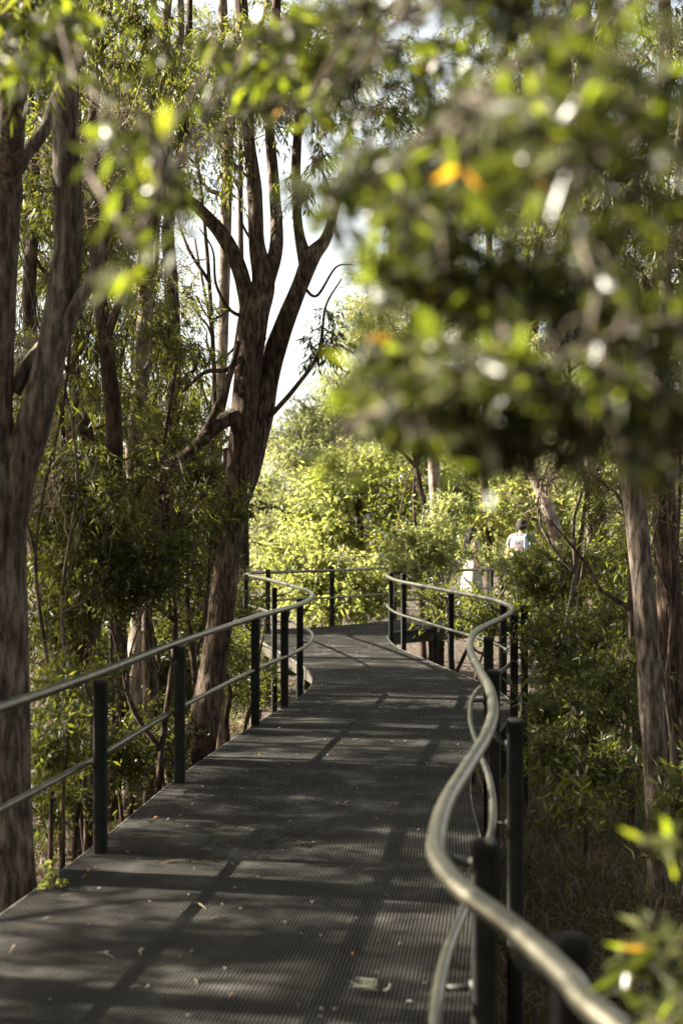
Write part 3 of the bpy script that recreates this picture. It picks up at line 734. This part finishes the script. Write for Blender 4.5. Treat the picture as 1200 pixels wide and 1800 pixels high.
# ---- right understorey
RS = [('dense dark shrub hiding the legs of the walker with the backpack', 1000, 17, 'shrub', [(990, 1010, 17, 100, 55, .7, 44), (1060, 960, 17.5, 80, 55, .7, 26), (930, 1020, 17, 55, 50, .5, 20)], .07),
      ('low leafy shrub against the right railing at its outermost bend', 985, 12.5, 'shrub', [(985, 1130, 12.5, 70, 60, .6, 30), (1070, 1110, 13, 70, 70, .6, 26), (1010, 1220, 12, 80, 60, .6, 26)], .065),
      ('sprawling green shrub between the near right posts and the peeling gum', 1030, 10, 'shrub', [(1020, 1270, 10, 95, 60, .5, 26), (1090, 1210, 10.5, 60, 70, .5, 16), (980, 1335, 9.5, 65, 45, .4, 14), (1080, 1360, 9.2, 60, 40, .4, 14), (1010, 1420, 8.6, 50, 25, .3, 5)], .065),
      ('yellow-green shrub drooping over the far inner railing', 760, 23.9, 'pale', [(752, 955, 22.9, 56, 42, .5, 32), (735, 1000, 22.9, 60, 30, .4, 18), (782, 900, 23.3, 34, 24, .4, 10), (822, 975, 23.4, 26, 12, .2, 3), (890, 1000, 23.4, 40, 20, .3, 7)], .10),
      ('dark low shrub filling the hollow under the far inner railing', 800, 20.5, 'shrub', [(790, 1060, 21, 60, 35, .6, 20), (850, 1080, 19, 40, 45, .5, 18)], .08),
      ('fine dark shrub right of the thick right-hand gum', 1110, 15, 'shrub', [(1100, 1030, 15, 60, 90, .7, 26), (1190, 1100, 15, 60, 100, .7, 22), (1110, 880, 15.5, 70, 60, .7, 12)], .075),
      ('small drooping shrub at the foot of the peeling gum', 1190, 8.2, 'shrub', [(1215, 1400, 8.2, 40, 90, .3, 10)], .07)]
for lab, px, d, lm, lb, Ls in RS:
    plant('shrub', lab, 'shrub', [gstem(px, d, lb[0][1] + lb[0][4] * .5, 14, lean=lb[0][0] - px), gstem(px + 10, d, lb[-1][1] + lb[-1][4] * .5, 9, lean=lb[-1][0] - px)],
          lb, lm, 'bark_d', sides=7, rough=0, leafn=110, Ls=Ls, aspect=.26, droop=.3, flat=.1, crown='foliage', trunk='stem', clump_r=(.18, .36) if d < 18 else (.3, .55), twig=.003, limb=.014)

# ---- bright shrubs and trees beyond the far bend
BG = [
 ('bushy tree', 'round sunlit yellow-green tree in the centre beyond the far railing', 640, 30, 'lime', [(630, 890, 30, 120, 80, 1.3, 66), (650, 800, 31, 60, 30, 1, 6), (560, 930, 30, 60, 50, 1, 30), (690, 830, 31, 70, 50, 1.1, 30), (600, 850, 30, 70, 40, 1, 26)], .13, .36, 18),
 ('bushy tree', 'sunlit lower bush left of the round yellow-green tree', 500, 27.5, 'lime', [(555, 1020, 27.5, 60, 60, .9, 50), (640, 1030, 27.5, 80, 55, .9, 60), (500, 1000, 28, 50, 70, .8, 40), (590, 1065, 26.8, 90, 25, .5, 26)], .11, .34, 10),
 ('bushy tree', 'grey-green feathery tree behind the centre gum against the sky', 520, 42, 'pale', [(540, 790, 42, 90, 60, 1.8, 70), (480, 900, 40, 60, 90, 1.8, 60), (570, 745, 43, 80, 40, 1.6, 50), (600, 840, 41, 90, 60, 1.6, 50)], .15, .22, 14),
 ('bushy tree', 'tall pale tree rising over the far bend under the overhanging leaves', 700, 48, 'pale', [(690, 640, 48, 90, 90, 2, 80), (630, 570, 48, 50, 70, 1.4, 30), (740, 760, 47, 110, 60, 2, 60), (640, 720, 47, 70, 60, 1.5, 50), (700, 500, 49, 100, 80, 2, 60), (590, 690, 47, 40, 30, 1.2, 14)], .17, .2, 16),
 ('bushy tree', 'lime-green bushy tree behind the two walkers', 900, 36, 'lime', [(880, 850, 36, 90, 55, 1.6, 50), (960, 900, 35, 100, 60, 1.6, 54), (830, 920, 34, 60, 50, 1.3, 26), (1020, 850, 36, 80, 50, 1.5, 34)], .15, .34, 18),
 ('bushy tree', 'dark spreading shrub tree between round bright tree and the walkers', 745, 29, 'shrub', [(735, 850, 29, 60, 60, 1, 34), (700, 940, 28.6, 50, 40, .8, 18), (800, 860, 30, 50, 50, 1, 16)], .12, .3, 14),
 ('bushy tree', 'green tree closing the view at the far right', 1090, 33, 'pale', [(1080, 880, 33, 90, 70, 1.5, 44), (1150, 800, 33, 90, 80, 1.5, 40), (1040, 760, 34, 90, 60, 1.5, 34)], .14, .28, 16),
 ('bushy tree', 'shaded green tree closing the view at the far left', 60, 24, 'gum', [(60, 750, 24, 130, 90, 1.3, 70), (180, 850, 23.5, 120, 90, 1.2, 80), (40, 950, 23, 110, 110, 1.2, 60), (200, 720, 24, 100, 60, 1.3, 44), (310, 800, 23.5, 60, 90, 1.2, 50), (330, 700, 23.5, 50, 40, 1.0, 8)], .12, .22, 20),
 ('bushy tree', 'mid-green tree behind the left stand above the skyline', 200, 44, 'gum', [(110, 440, 44, 140, 130, 2, 90), (230, 260, 44, 130, 150, 2, 90), (60, 180, 44, 150, 150, 2, 80), (200, 60, 44, 200, 90, 2, 70), (230, 540, 44, 60, 60, 1.5, 16)], .17, .2, 20),
 ('bushy tree', 'olive tree low behind the left railing bend', 330, 24, 'shrub', [(310, 1020, 24, 80, 80, 1.2, 34), (220, 1080, 23, 90, 80, 1.2, 34), (400, 1080, 25, 60, 70, 1.1, 24), (350, 900, 25, 70, 50, 1.1, 22)], .11, .28, 14),
 ('bushy tree', 'sunlit gum crown filling the top centre of the view', 425, 26, 'gum', [(560, 90, 26, 110, 90, 1.3, 40), (450, 120, 26, 90, 90, 1.3, 30), (660, 60, 26, 110, 80, 1.3, 30), (590, 230, 26, 50, 60, 1, 8)], .12, .18, 18),
 ('bushy tree', 'dense gum crown high behind the upper right foliage', 900, 44, 'gum', [(820, 300, 44, 150, 120, 2.5, 46), (960, 350, 44, 150, 130, 2.5, 46), (1100, 450, 44, 150, 150, 2.5, 46), (900, 560, 43, 150, 110, 2.5, 46), (1060, 650, 43, 150, 110, 2.5, 40), (1150, 180, 44, 150, 160, 2.5, 40), (780, 480, 44, 80, 90, 2, 24), (930, 120, 44, 150, 110, 2.5, 30)], .17, .2, 26),
 ('bushy tree', 'dim low shrub tree far beyond the right undergrowth', 1050, 25, 'shrub', [(1020, 1040, 25, 110, 60, 1.2, 40), (1130, 1080, 24, 110, 80, 1.2, 40), (930, 1080, 25, 60, 50, 1, 20), (1180, 960, 26, 80, 80, 1.2, 28)], .12, .28, 14),
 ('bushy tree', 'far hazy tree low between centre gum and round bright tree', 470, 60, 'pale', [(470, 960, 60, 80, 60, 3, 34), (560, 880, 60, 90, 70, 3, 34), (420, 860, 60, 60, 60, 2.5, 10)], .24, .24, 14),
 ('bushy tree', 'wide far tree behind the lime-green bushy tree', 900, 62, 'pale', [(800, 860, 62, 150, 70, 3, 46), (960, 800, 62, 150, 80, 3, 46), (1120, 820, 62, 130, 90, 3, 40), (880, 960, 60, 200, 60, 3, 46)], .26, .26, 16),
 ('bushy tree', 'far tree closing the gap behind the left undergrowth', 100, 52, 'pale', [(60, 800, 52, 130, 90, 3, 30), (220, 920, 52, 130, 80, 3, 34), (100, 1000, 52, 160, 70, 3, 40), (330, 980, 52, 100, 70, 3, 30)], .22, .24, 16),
]
for nm, lab, px, d, lm, lb, Ls, asp, wpx in BG:
    z0 = ground_z((px - 600) / FPX * d, d)
    top = min(l[1] for l in lb)
    cx = sum(l[0] for l in lb) / len(lb)
    plant('bushy_tree', lab, 'tree', [gstem(px, d, top + 60, wpx, lean=0 if 'top centre' in lab else cx - px, wob=5), gstem(px + 8, d, lb[-1][1] + 30, wpx * .6, lean=-10 if 'top centre' in lab else lb[-1][0] - px, wob=4)],
          lb, lm, 'bark_d' if lm != 'pale' else 'bark', sides=8, rough=.05, leafn=100, Ls=Ls, aspect=asp, droop=.45 if lm != 'gum' else .8, clump_r=(.3 * d / 25, .62 * d / 25), twig=.004 * d / 20)

# ---- the tree whose branches hang over the viewer, and the shrub by the near post
near_stems = [[(3600, 4300, 1.32, 420.0), (3500, 3000, 1.32, 360.0), (3300, 1500, 1.32, 320.0), (3000, 0, 1.32, 280.0), (2600, -1200, 1.32, 220.0)],
              [(3150, 700, 1.32, 120.0), (2300, 100, 1.32, 56.0), (1500, -60, 1.37, 28.0), (1000, 60, 1.41, 18.0), (760, 240, 1.47, 10.0), (640, 330, 1.47, 5.0)],
              [(3250, 1300, 1.37, 110.0), (2300, 820, 1.37, 46.2), (1600, 620, 1.37, 30.8), (1200, 560, 1.41, 14.0), (900, 660, 1.47, 7.0), (700, 720, 1.47, 4.0)],
              [(2300, 100, 1.32, 49.0), (1500, -420, 1.47, 25.0), (950, -120, 1.56, 11.0), (620, 130, 1.66, 6.5), (430, 235, 1.71, 4.5), (310, 300, 1.77, 3.0), (235, 430, 1.81, 1.5)]]
near_tree = plant('overhanging_tree', 'blurred leafy branches hanging over the walk in the near foreground at the top right', 'tree', near_stems,
      [(820, 300, 1.66, 180, 140, .35, 24), (1000, 330, 1.56, 190, 180, .35, 25), (1000, 110, 1.86, 230, 110, .35, 20), (880, 500, 1.77, 220, 110, .3, 25), (1120, 520, 1.56, 120, 160, .3, 14), (700, 660, 1.66, 90, 50, .15, 7),
       (860, 670, 1.56, 160, 70, .2, 13), (1060, 690, 1.56, 160, 90, .2, 12), (660, 130, 2.15, 160, 110, .3, 12), (640, 340, 1.77, 70, 90, .15, 8), (1180, 760, 1.47, 60, 110, .1, 6), (740, 30, 1.96, 280, 80, .3, 20), (745, 770, 1.56, 80, 35, .1, 6), (870, 770, 1.56, 70, 30, .1, 5), (1010, 780, 1.56, 70, 30, .1, 4), (650, 690, 1.63, 45, 40, .06, 4), (590, 380, 1.70, 40, 40, .06, 2), (600, 790, 1.63, 30, 12, .03, 1), (740, 440, 1.66, 110, 60, .2, 14),
       (255, 230, 1.86, 50, 70, .08, 3), (230, 440, 1.86, 50, 60, .06, 2), (290, 330, 1.86, 30, 90, .06, 3), (380, 130, 2.35, 150, 80, .2, 9), (60, 60, 2.35, 130, 100, .15, 9), (520, 80, 2.26, 100, 90, .2, 7),
       (1400, 300, 1.56, 300, 400, .4, 20), (900, -300, 1.66, 500, 180, .4, 24)],
      'near', 'bark', leafn=22, Ls=.040, aspect=.32, droop=.35, flat=.06, sides=12, rough=.05, twig=.002, limb=.0045, clump_r=(.04, .09), nseg=6)
near_shrub = plant('shrub', 'blurred shrub with pale green and one orange leaf beside the near right post', 'shrub',
      [gstem(1420, 2.1, 1750, 30, lean=-180, wob=10), gstem(1440, 2.1, 1650, 22, lean=-160, wob=10)],
      [(1185, 1690, 2.0, 65, 60, .10, 5), (1150, 1770, 2.1, 50, 50, .1, 2), (1200, 1490, 1.95, 60, 20, .05, 1), (1350, 1650, 2.0, 90, 120, .15, 8), (1200, 1800, 1.9, 80, 60, .1, 5)],
      'near', 'bark', leafn=16, Ls=.055, aspect=.28, droop=.2, flat=.2, sides=8, rough=0, crown='foliage', trunk='stem', twig=.002, limb=.005, clump_r=(.04, .08))

def big_leaf(root, px, py, d, dx, dz, L, a, label):
    b = MB(); D = np.array([[dx, .25, dz]])
    b.leaves(W(px, py, d)[None], D, L, L * .36, np.array([a])); b.prisms(W(px, py, d)[None] - D * .02, W(px, py, d)[None], .0012, .001)
    b.build('leaf', M['near'], root, loc=tuple(root.location), label=label)
big_leaf(near_shrub, 1145, 1668, 1.95, -1, .05, .045, .99, 'orange-yellow leaf')
big_leaf(near_shrub, 1200, 1484, 1.9, -1, .06, .060, .90, 'long pale leaf')
big_leaf(near_tree, 955, 335, 1.5, -.3, 1, .030, .99, 'orange-yellow leaf')
for px, py, dx, dz in [(1100, 150, -1, -.5), (1060, 200, .6, .6), (1010, 190, -.5, .7), (620, 380, -.9, .3), (640, 190, .1, 1), (640, 700, -.3, .9), (690, 720, -.7, .5), (860, 660, .2, -.9), (840, 690, -.5, .5), (215, 470, -.8, -.4), (240, 460, .6, .5), (285, 240, .1, 1), (265, 330, -.3, 1), (300, 320, .5, .4)]:
    big_leaf(near_tree, px, py, 1.45, dx, dz, .042, .93, 'bright lime-green leaf')
# ------------------------------------------------------------------ ground cover and litter
def in_walk(x, y):
    c = crossings(poly, y, 1)
    return any(a - .02 < x < b + .02 for a, b in zip(c[::2], c[1::2]))

def scatter_ground(n, x0, x1, y0, y1, avoid=True):
    out = []
    while len(out) < n:
        y = y0 + (y1 - y0) * RNG.uniform() ** 1.4; x = RNG.uniform(x0, x1) * (.35 + .65 * y / y1)
        if avoid and 1 < y < 29 and in_walk(x, y): continue
        out.append((x, y, ground_z(x, y)))
    return np.array(out)

P = scatter_ground(26000, -9, 9, 2.5, 34)
b = MB(); n = len(P)
D = unit(n); D[:, 2] = RNG.uniform(-.1, .35, n)
L = RNG.uniform(.05, .13, n)
b.leaves(P + np.c_[np.zeros((n, 2)), RNG.uniform(.01, .05, n)], D, L, L * RNG.uniform(.12, .3, n), RNG.uniform(0, 1, n), flat=.6)
A = scatter_ground(2600, -8, 8, 3, 30); A[:, 2] += .03; E = A + unit(len(A)) * RNG.uniform(.15, .6, (len(A), 1)) * np.array([1, 1, .3]); E[:, 2] = np.maximum(E[:, 2], A[:, 2])
b.prisms(A, E, .005, .002)
tag(b.build('leaf_litter', M['litter']), 'brown fallen leaves, bark strips and twigs covering the forest floor', 'leaf litter', kind='stuff')

def grass(n, x0, x1, y0, y1, Lr, seed):
    b = MB(); T = scatter_ground(n, x0, x1, y0, y1)
    per = 34
    P = np.repeat(T, per, 0) + RNG.normal(size=(n * per, 3)) * np.array([.07, .07, 0.0])
    m = len(P); D = unit(m) * .75; D[:, 2] = np.abs(D[:, 2]) + .55
    D /= np.linalg.norm(D, axis=1)[:, None]
    L = RNG.uniform(*Lr, m)[:, None]
    a = np.clip(np.repeat(RNG.uniform(0, 1, n), per) + RNG.uniform(-.25, .25, m), 0, 1)
    w = .007
    S = np.cross(D, unit(m)); S /= np.linalg.norm(S, axis=1)[:, None]
    H = D * np.array([1, 1, 0])
    V = np.zeros((m, 5, 3))
    mid = P + D * L * .55; tip = mid + (D * .4 + H * .5 - np.array([0, 0, .22])) * L * .6
    V[:, 0] = P - S * w / 2; V[:, 1] = P + S * w / 2; V[:, 2] = mid + S * w * .4; V[:, 3] = mid - S * w * .4; V[:, 4] = tip
    k = (np.arange(m) * 5)[:, None]
    b.add(V.reshape(-1, 3), k + np.array([[0, 1, 2, 3]]), None, a)
    b.f3.append((k + np.array([[3, 2, 4]])) + b.n - m * 5); b.a3.append(a)
    return b
tag(grass(1500, .6, 7, 4.5, 22, (.2, .5), 1).build('undergrowth_grass', M['grass']), 'brown and green tussock grass on the ground right of the boardwalk', 'grass', kind='stuff')
tag(grass(800, -8, -1.0, 5, 24, (.12, .35), 2).build('undergrowth_grass', M['grass']), 'sparse dry grass among the trunks left of the boardwalk', 'grass', kind='stuff')

# fallen leaves on the deck, each its own object
lm = noise_mat('fallen_leaf', [(.3, (.11, .075, .045)), (.6, (.24, .18, .12))], 30, .7, 0)
lm2 = noise_mat('grey_fallen_leaf', [(.3, (.12, .12, .105)), (.6, (.24, .24, .21))], 30, .6, 0)
lm3 = noise_mat('orange_fallen_leaf', [(.3, (.35, .12, .03)), (.6, (.5, .2, .05))], 30, .6, 0)
def leaf_mesh(L, w, curl):
    b = MB(); V = []; F = []
    n = 7
    for i in range(n):
        t = i / (n - 1); ww = w * math.sin(PI * min(max(t, .03), .97)) ** .8 / 2
        z = curl * L * math.sin(t * PI) * .3 + .003
        V += [(L * (t - .5), -ww, z + ww * .5), (L * (t - .5), 0, z), (L * (t - .5), ww, z + ww * .4)]
    for i in range(n - 1):
        for k in range(2): F.append((i*3 + k, i*3 + k + 1, i*3 + k + 4, i*3 + k + 3))
    b.add(V, F); return b
kinds = [(leaf_mesh(.085, .014, .35), lm, 'narrow dry brown leaf lying on the boardwalk'), (leaf_mesh(.03, .02, .5), lm2, 'small pale grey leaf scrap lying on the boardwalk'),
         (leaf_mesh(.05, .022, .4), lm3, 'small orange-brown leaf lying on the boardwalk'), (leaf_mesh(.14, .009, .2), lm, 'long thin bark strip lying on the boardwalk')]
protos = [None] * 4
R2 = random.Random(5)
cnt = 0
while cnt < 240:
    y = 4.9 + 15.5 * R2.random() ** 1.2; c = crossings(poly, y, 1); x = R2.uniform(c[0] + .1, c[1] - .1)
    k = R2.choices(range(4), (3, 8, 1, 2))[0]
    if protos[k] is None:
        o = kinds[k][0].build('fallen_leaf' if k < 3 else 'bark_strip', kinds[k][1]); protos[k] = o
    else:
        o = protos[k].copy(); COL.objects.link(o)
    tag(o, kinds[k][2], 'leaf' if k < 3 else 'bark strip', ['narrow brown leaves on the boardwalk', 'pale leaf scraps on the boardwalk', 'orange leaves on the boardwalk', 'bark strips on the boardwalk'][k])
    s = R2.uniform(.4, 1.0)
    o.location = (x, y, .001); o.rotation_euler = (R2.uniform(-.1, .1), R2.uniform(-.1, .1), R2.uniform(0, 6.28)); o.scale = (s, s, s)
    cnt += 1
# the pale curled frond in the foreground
b = MB()
for k in range(12):
    a = PI + R2.uniform(-.3, .3); L = R2.uniform(.06, .13)
    p0 = np.array([0, R2.uniform(-.015, .015), .012 + .004 * k]); 
    b.leaves(p0[None] , np.array([[math.cos(a), math.sin(a), R2.uniform(-.05, .1)]]), L, .012, np.array([.5]), flat=.4)
th = np.linspace(0, 1.9, 14)
b.tube(np.stack([.02 + .022 * np.sin(th), .004 * th, .02 - .018 * np.cos(th) + .012], 1), np.linspace(.005, .003, 14), 8)
fm = noise_mat('pale_frond', [(.3, (.40, .40, .27)), (.6, (.62, .62, .5))], 30, .5, 0)
o = b.build('fallen_frond', fm); o.location = ((665 - 600) / FPX * 5.25, 5.25, .002)
tag(o, 'pale curled cluster of thin leaves lying on the boardwalk in the foreground', 'leaf cluster')

# ------------------------------------------------------------------ the two walkers
def simple(name, col, rough=.7, sc=12, var=.8):
    return noise_mat(name, [(.3, tuple(c * var for c in col)), (.7, col)], sc, rough, .1)
SK = simple('skin', (.26, .14, .085), .6); SKD = simple('tan_skin', (.24, .125, .07), .6)
HAIR = simple('dark_hair', (.016, .011, .008), .9, 60, .5)
DRESS = simple('white_cloth', (.34, .31, .26), .85); SHIRT = simple('pale_shirt', (.13, .15, .13), .85, 25, .6)
TROUS = simple('dark_trousers', (.05, .05, .055), .9)
SHOE = simple('shoe_leather', (.10, .08, .07), .6)

def skinned(name, verts, edges, mat, parent, levels=2, label=None):
    me = bpy.data.meshes.new(name)
    me.from_pydata([v[:3] for v in verts], edges, [])
    o = bpy.data.objects.new(name, me); COL.objects.link(o); o.parent = parent
    me.materials.append(mat)
    m = o.modifiers.new('skin', 'SKIN'); m.use_smooth_shade = True
    for i, v in enumerate(verts):
        r = v[3] if isinstance(v[3], tuple) else (v[3], v[3])
        me.skin_vertices[0].data[i].radius = r
        me.skin_vertices[0].data[i].use_root = (i == 0)
    s = o.modifiers.new('sub', 'SUBSURF'); s.levels = levels; s.render_levels = levels
    if label: o['label'] = label
    return o

def loft(rings, n=28, fold=0.0):
    """rings: (cx, cy, z, rx, ry)"""
    b = MB(); R = smooth_path(rings, 5); V = []
    for i, (cx, cy, z, rx, ry) in enumerate(R):
        for j in range(n):
            a = 2 * PI * j / n
            f = 1 + fold * math.sin(a * 7 + i * .15) * (i / len(R))
            V.append((cx + rx * f * math.cos(a), cy + ry * f * math.sin(a), z))
    F = [(i*n + j, i*n + (j+1) % n, (i+1)*n + (j+1) % n, (i+1)*n + j) for i in range(len(R)-1) for j in range(n)]
    b.add(V, F); return b

def body(root, h, arms, mat, turn=0):
    """figure facing +Y before the root's rotation; continuous skin mesh"""
    k = h / 1.72
    V = [(0, 0, .95*k, (.13*k, .10*k)), (0, 0, 1.12*k, (.115*k, .085*k)), (0, 0, 1.30*k, (.135*k, .095*k)), (0, 0, 1.42*k, (.10*k, .075*k)), (0, .005, 1.49*k, .05*k), (0, .012, 1.54*k, .052*k),
         (0, .022, 1.585*k, (.075*k, .085*k)), (0, .018, 1.65*k, (.078*k, .092*k)), (0, .012, 1.70*k, (.045*k, .055*k))]
    E = [(0,1),(1,2),(2,3),(3,4),(4,5),(5,6),(6,7),(7,8)]
    for s in (-1, 1):
        i = len(V)
        V += [(s*.09*k, 0, .86*k, .085*k), (s*.095*k, .01, .50*k, .055*k), (s*.10*k, -.02, .30*k, .052*k), (s*.10*k, -.03, .08*k, .034*k), (s*.11*k, .09, .035*k, .032*k), (s*.115*k, .15, .03*k, .022*k)]
        E += [(0, i), (i, i+1), (i+1, i+2), (i+2, i+3), (i+3, i+4), (i+4, i+5)]
        i = len(V); A = arms[0 if s < 0 else 1]
        V += [(s*.175*k, 0, 1.40*k, .048*k)] + [(x*k, y*k, z*k, r*k) for x, y, z, r in A]
        E += [(3, i)] + [(i + q, i + q + 1) for q in range(len(A))]
        # fingers
        w = len(V) - 1; wx, wy, wz = V[w][:3]
        px_, py_, pz_ = V[w-1][:3]; dv = Vector((wx-px_, wy-py_, wz-pz_)).normalized()
        side = dv.cross(Vector((1, 0, 0))).normalized()
        for q in range(5):
            o_ = side * (.014 * (q - 2)) * k; L = (.05, .075, .08, .075, .06)[q] * k
            j = len(V)
            m1 = Vector((wx, wy, wz)) + o_ * 1.3 + dv * L * .5; m2 = m1 + dv * L * .45 + Vector((-s * .012, 0, 0))
            if q == 0: m1 += side * -.02 * k; m2 += side * -.025 * k
            V += [(*m1, .0085*k), (*m2, .007*k)]; E += [(w, j), (j, j+1)]
    return skinned('body', V, E, mat, root)

def head_bits(root, h, long_hair, curly=False):
    k = h / 1.72
    # face: eyes, nose, mouth, ears
    for s in (-1, 1):
        b = MB(); b.tube(smooth_path([(s*.030*k, .100*k, 1.622*k), (s*.030*k, .108*k, 1.622*k)], 2), [.010*k]*3, 10); b.build('eye', simple('eye_dark', (.03, .02, .02), .3), root)
        b = MB(); b.tube([(s*.078*k, .01*k, 1.585*k), (s*.088*k, .005*k, 1.605*k), (s*.088*k, 0, 1.635*k), (s*.078*k, .01*k, 1.645*k)], [.006*k, .012*k, .013*k, .006*k], 8); b.build('ear', SK, root)
    b = MB(); b.tube([(0, .098*k, 1.635*k), (0, .115*k, 1.605*k), (0, .125*k, 1.592*k), (0, .105*k, 1.585*k)], [.006*k, .010*k, .013*k, .008*k], 10); b.build('nose', SK, root)
    b = MB(); b.tube([(-.024*k, .098*k, 1.555*k), (0, .108*k, 1.553*k), (.024*k, .098*k, 1.555*k)], [.004*k, .008*k, .004*k], 8); b.build('mouth', simple('lips', (.35, .10, .08), .5), root)
    # hair cap as a displaced shell
    n, m = 26, 16; V = []
    for i in range(m + 1):
        ph = PI * i / m * .62
        for j in range(n):
            th = 2 * PI * j / n
            d = Vector((math.sin(ph)*math.cos(th), math.sin(ph)*math.sin(th), math.cos(ph)))
            back = max(0, -d.y)
            r = 1 + (.16 if curly else .06) * noise.noise(d * (9 if curly else 5)) + back * .08
            V.append((d.x * .098*k*r, -.005*k + d.y * (.108 + .01*back)*k*r, 1.625*k + d.z * .105*k*r - (back*.05*k if ph > 1 else 0) + (max(0, d.y)*.055*k if ph > 1.1 else 0)))
    b = MB(); b.add(V, [(i*n + j, i*n + (j+1) % n, (i+1)*n + (j+1) % n, (i+1)*n + j) for i in range(m) for j in range(n)])
    if long_hair:
        R = RNG
        for q in range(70):
            a = R.uniform(-1.35, 1.35); x = .088*k*math.sin(a); y = -.075*k*math.cos(a) - .01
            pts = [(x, y, 1.66*k), (x*1.1, y - .03*k, 1.56*k), (x*1.25 + R.normal()*.015, y - .05*k + R.normal()*.01, 1.44*k), (x*1.3 + R.normal()*.02, y - .06*k + R.normal()*.015, (1.34 - R.uniform(0, .14))*k)]
            b.tube(smooth_path(pts, 3), np.linspace(.016, .006, 10), 5)
    b.build('hair', HAIR, root)

# woman in a white dress, turned to the right
wx, wy = (829 - 600) / FPX * 26.0, 26.0
woman = empty('person', (wx, wy, 0), 'woman with long dark hair in a sleeveless white dress facing the walker with the backpack', 'person', 'two walkers on the far boardwalk')
woman.rotation_euler = (0, 0, math.radians(-75))
body(woman, 1.63, [[(-.20, .0, 1.25, .036), (-.215, .02, 1.10, .030), (-.20, .10, .92, .024), (-.19, .14, .86, .022)], [(.20, .0, 1.25, .036), (.215, .02, 1.10, .030), (.20, .10, .92, .024), (.19, .14, .86, .022)]], SKD)
loft([(0, .0, 1.40, .13, .085), (0, .01, 1.30, .165, .125), (0, .01, 1.18, .15, .11), (0, 0, 1.04, .135, .10), (0, 0, .90, .185, .15), (0, 0, .72, .215, .18), (0, 0, .52, .235, .20), (0, 0, .36, .25, .21)], 36, .05).build('dress', DRESS, woman)
head_bits(woman, 1.63, True)
for s in (-1, 1):
    b = MB(); b.tube([(s*.09, -.04, 1.36), (s*.10, 0, 1.40), (s*.09, .07, 1.34)], .012, 8); b.build('dress_strap', DRESS, woman)

# man seen from behind with a backpack
mx, my = (916 - 600) / FPX * 26.3, 26.3
man = empty('person', (mx, my, 0), 'person with short dark curly hair seen from behind wearing a pale shirt and backpack', 'person', 'two walkers on the far boardwalk')
man.rotation_euler = (0, 0, math.radians(-14))
man_arms = [[(-.235, .0, 1.20, .042), (-.25, .02, 1.06, .036), (-.20, .16, .98, .028), (-.17, .22, .97, .024)], [(.235, .0, 1.20, .042), (.26, .01, 1.05, .036), (.25, .07, .87, .028), (.245, .10, .80, .024)]]
body(man, 1.76, man_arms, SK)
head_bits(man, 1.76, False, True)
k = 1.76 / 1.72
skinned('shirt', [(0, 0, 1.00*k, (.155, .12)), (0, 0, 1.15*k, (.15, .115)), (0, 0, 1.30*k, (.165, .12)), (0, 0, 1.43*k, (.13, .095)),
                  (-.19*k, 0, 1.41*k, .068), (-.235*k, 0, 1.24*k, .062), (.19*k, 0, 1.41*k, .068), (.235*k, 0, 1.24*k, .062)],
        [(0,1),(1,2),(2,3),(3,4),(4,5),(3,6),(6,7)], SHIRT, man)
skinned('trousers', [(0, 0, .98*k, (.15, .115)), (-.09, 0, .84*k, .10), (-.10, .01, .5*k, .072), (-.10, -.02, .12*k, .058), (.09, 0, .84*k, .10), (.10, .01, .5*k, .072), (.10, -.02, .12*k, .058)],
        [(0,1),(1,2),(2,3),(0,4),(4,5),(5,6)], TROUS, man)
for s in (-1, 1):
    skinned('shoe', [(s*.10, -.04, .06, .042), (s*.108, .05, .045, .042), (s*.115, .15, .035, .034)], [(0,1),(1,2)], SHOE, man)

# backpack
BP1 = simple('white_nylon', (.45, .45, .48), .6); BP2 = simple('grey_blue_strap', (.22, .30, .36), .7); BP3 = simple('red_trim', (.5, .05, .05), .6)
pack = empty('backpack', (mx, my, 1.0), 'white backpack with red trim and blue-grey straps on the back of the walker', 'backpack')
pack.rotation_euler = (0, 0, math.radians(-14))
def rbox(cx, cy, cz, sx, sy, sz, p=4):
    V = []; n, m = 28, 16
    for i in range(m + 1):
        ph = PI * i / m - PI/2
        for j in range(n):
            th = 2*PI*j/n
            f = lambda v: math.copysign(abs(v) ** (2/p), v)
            V.append((cx + sx*f(math.cos(ph))*f(math.cos(th)), cy + sy*f(math.cos(ph))*f(math.sin(th)), cz + sz*f(math.sin(ph))))
    b = MB(); b.add(V, [(i*n + j, i*n + (j+1) % n, (i+1)*n + (j+1) % n, (i+1)*n + j) for i in range(m) for j in range(n)])
    return b
rbox(-.02, -.205, .23, .155, .075, .235).build('pack_body', BP1, pack)
rbox(-.02, -.285, .13, .12, .03, .11).build('front_pocket', BP1, pack)
b = MB(); b.tube([(-.15, -.285, .255), (-.02, -.292, .25), (.11, -.285, .255)], .011, 8); b.build('trim', BP3, pack)
for s in (-1, 1):
    b = MB(); b.tube(smooth_path([(s*.10, -.14, .06), (s*.17, -.04, .12), (s*.15, .13, .28), (s*.12, .10, .44), (s*.10, -.03, .50), (s*.08, -.15, .44)], 5), .016, 8); b.build('shoulder_strap', BP2, pack)
b = MB(); b.tube(smooth_path([(-.04, -.17, .455), (-.02, -.18, .50), (.02, -.17, .455)], 5), .008, 8); b.build('carry_loop', BP2, pack)
b = MB(); b.tube(smooth_path([(.09, -.275, .42), (.095, -.29, .25), (.09, -.275, .06)], 5), .014, 8); b.build('side_strap', BP2, pack)
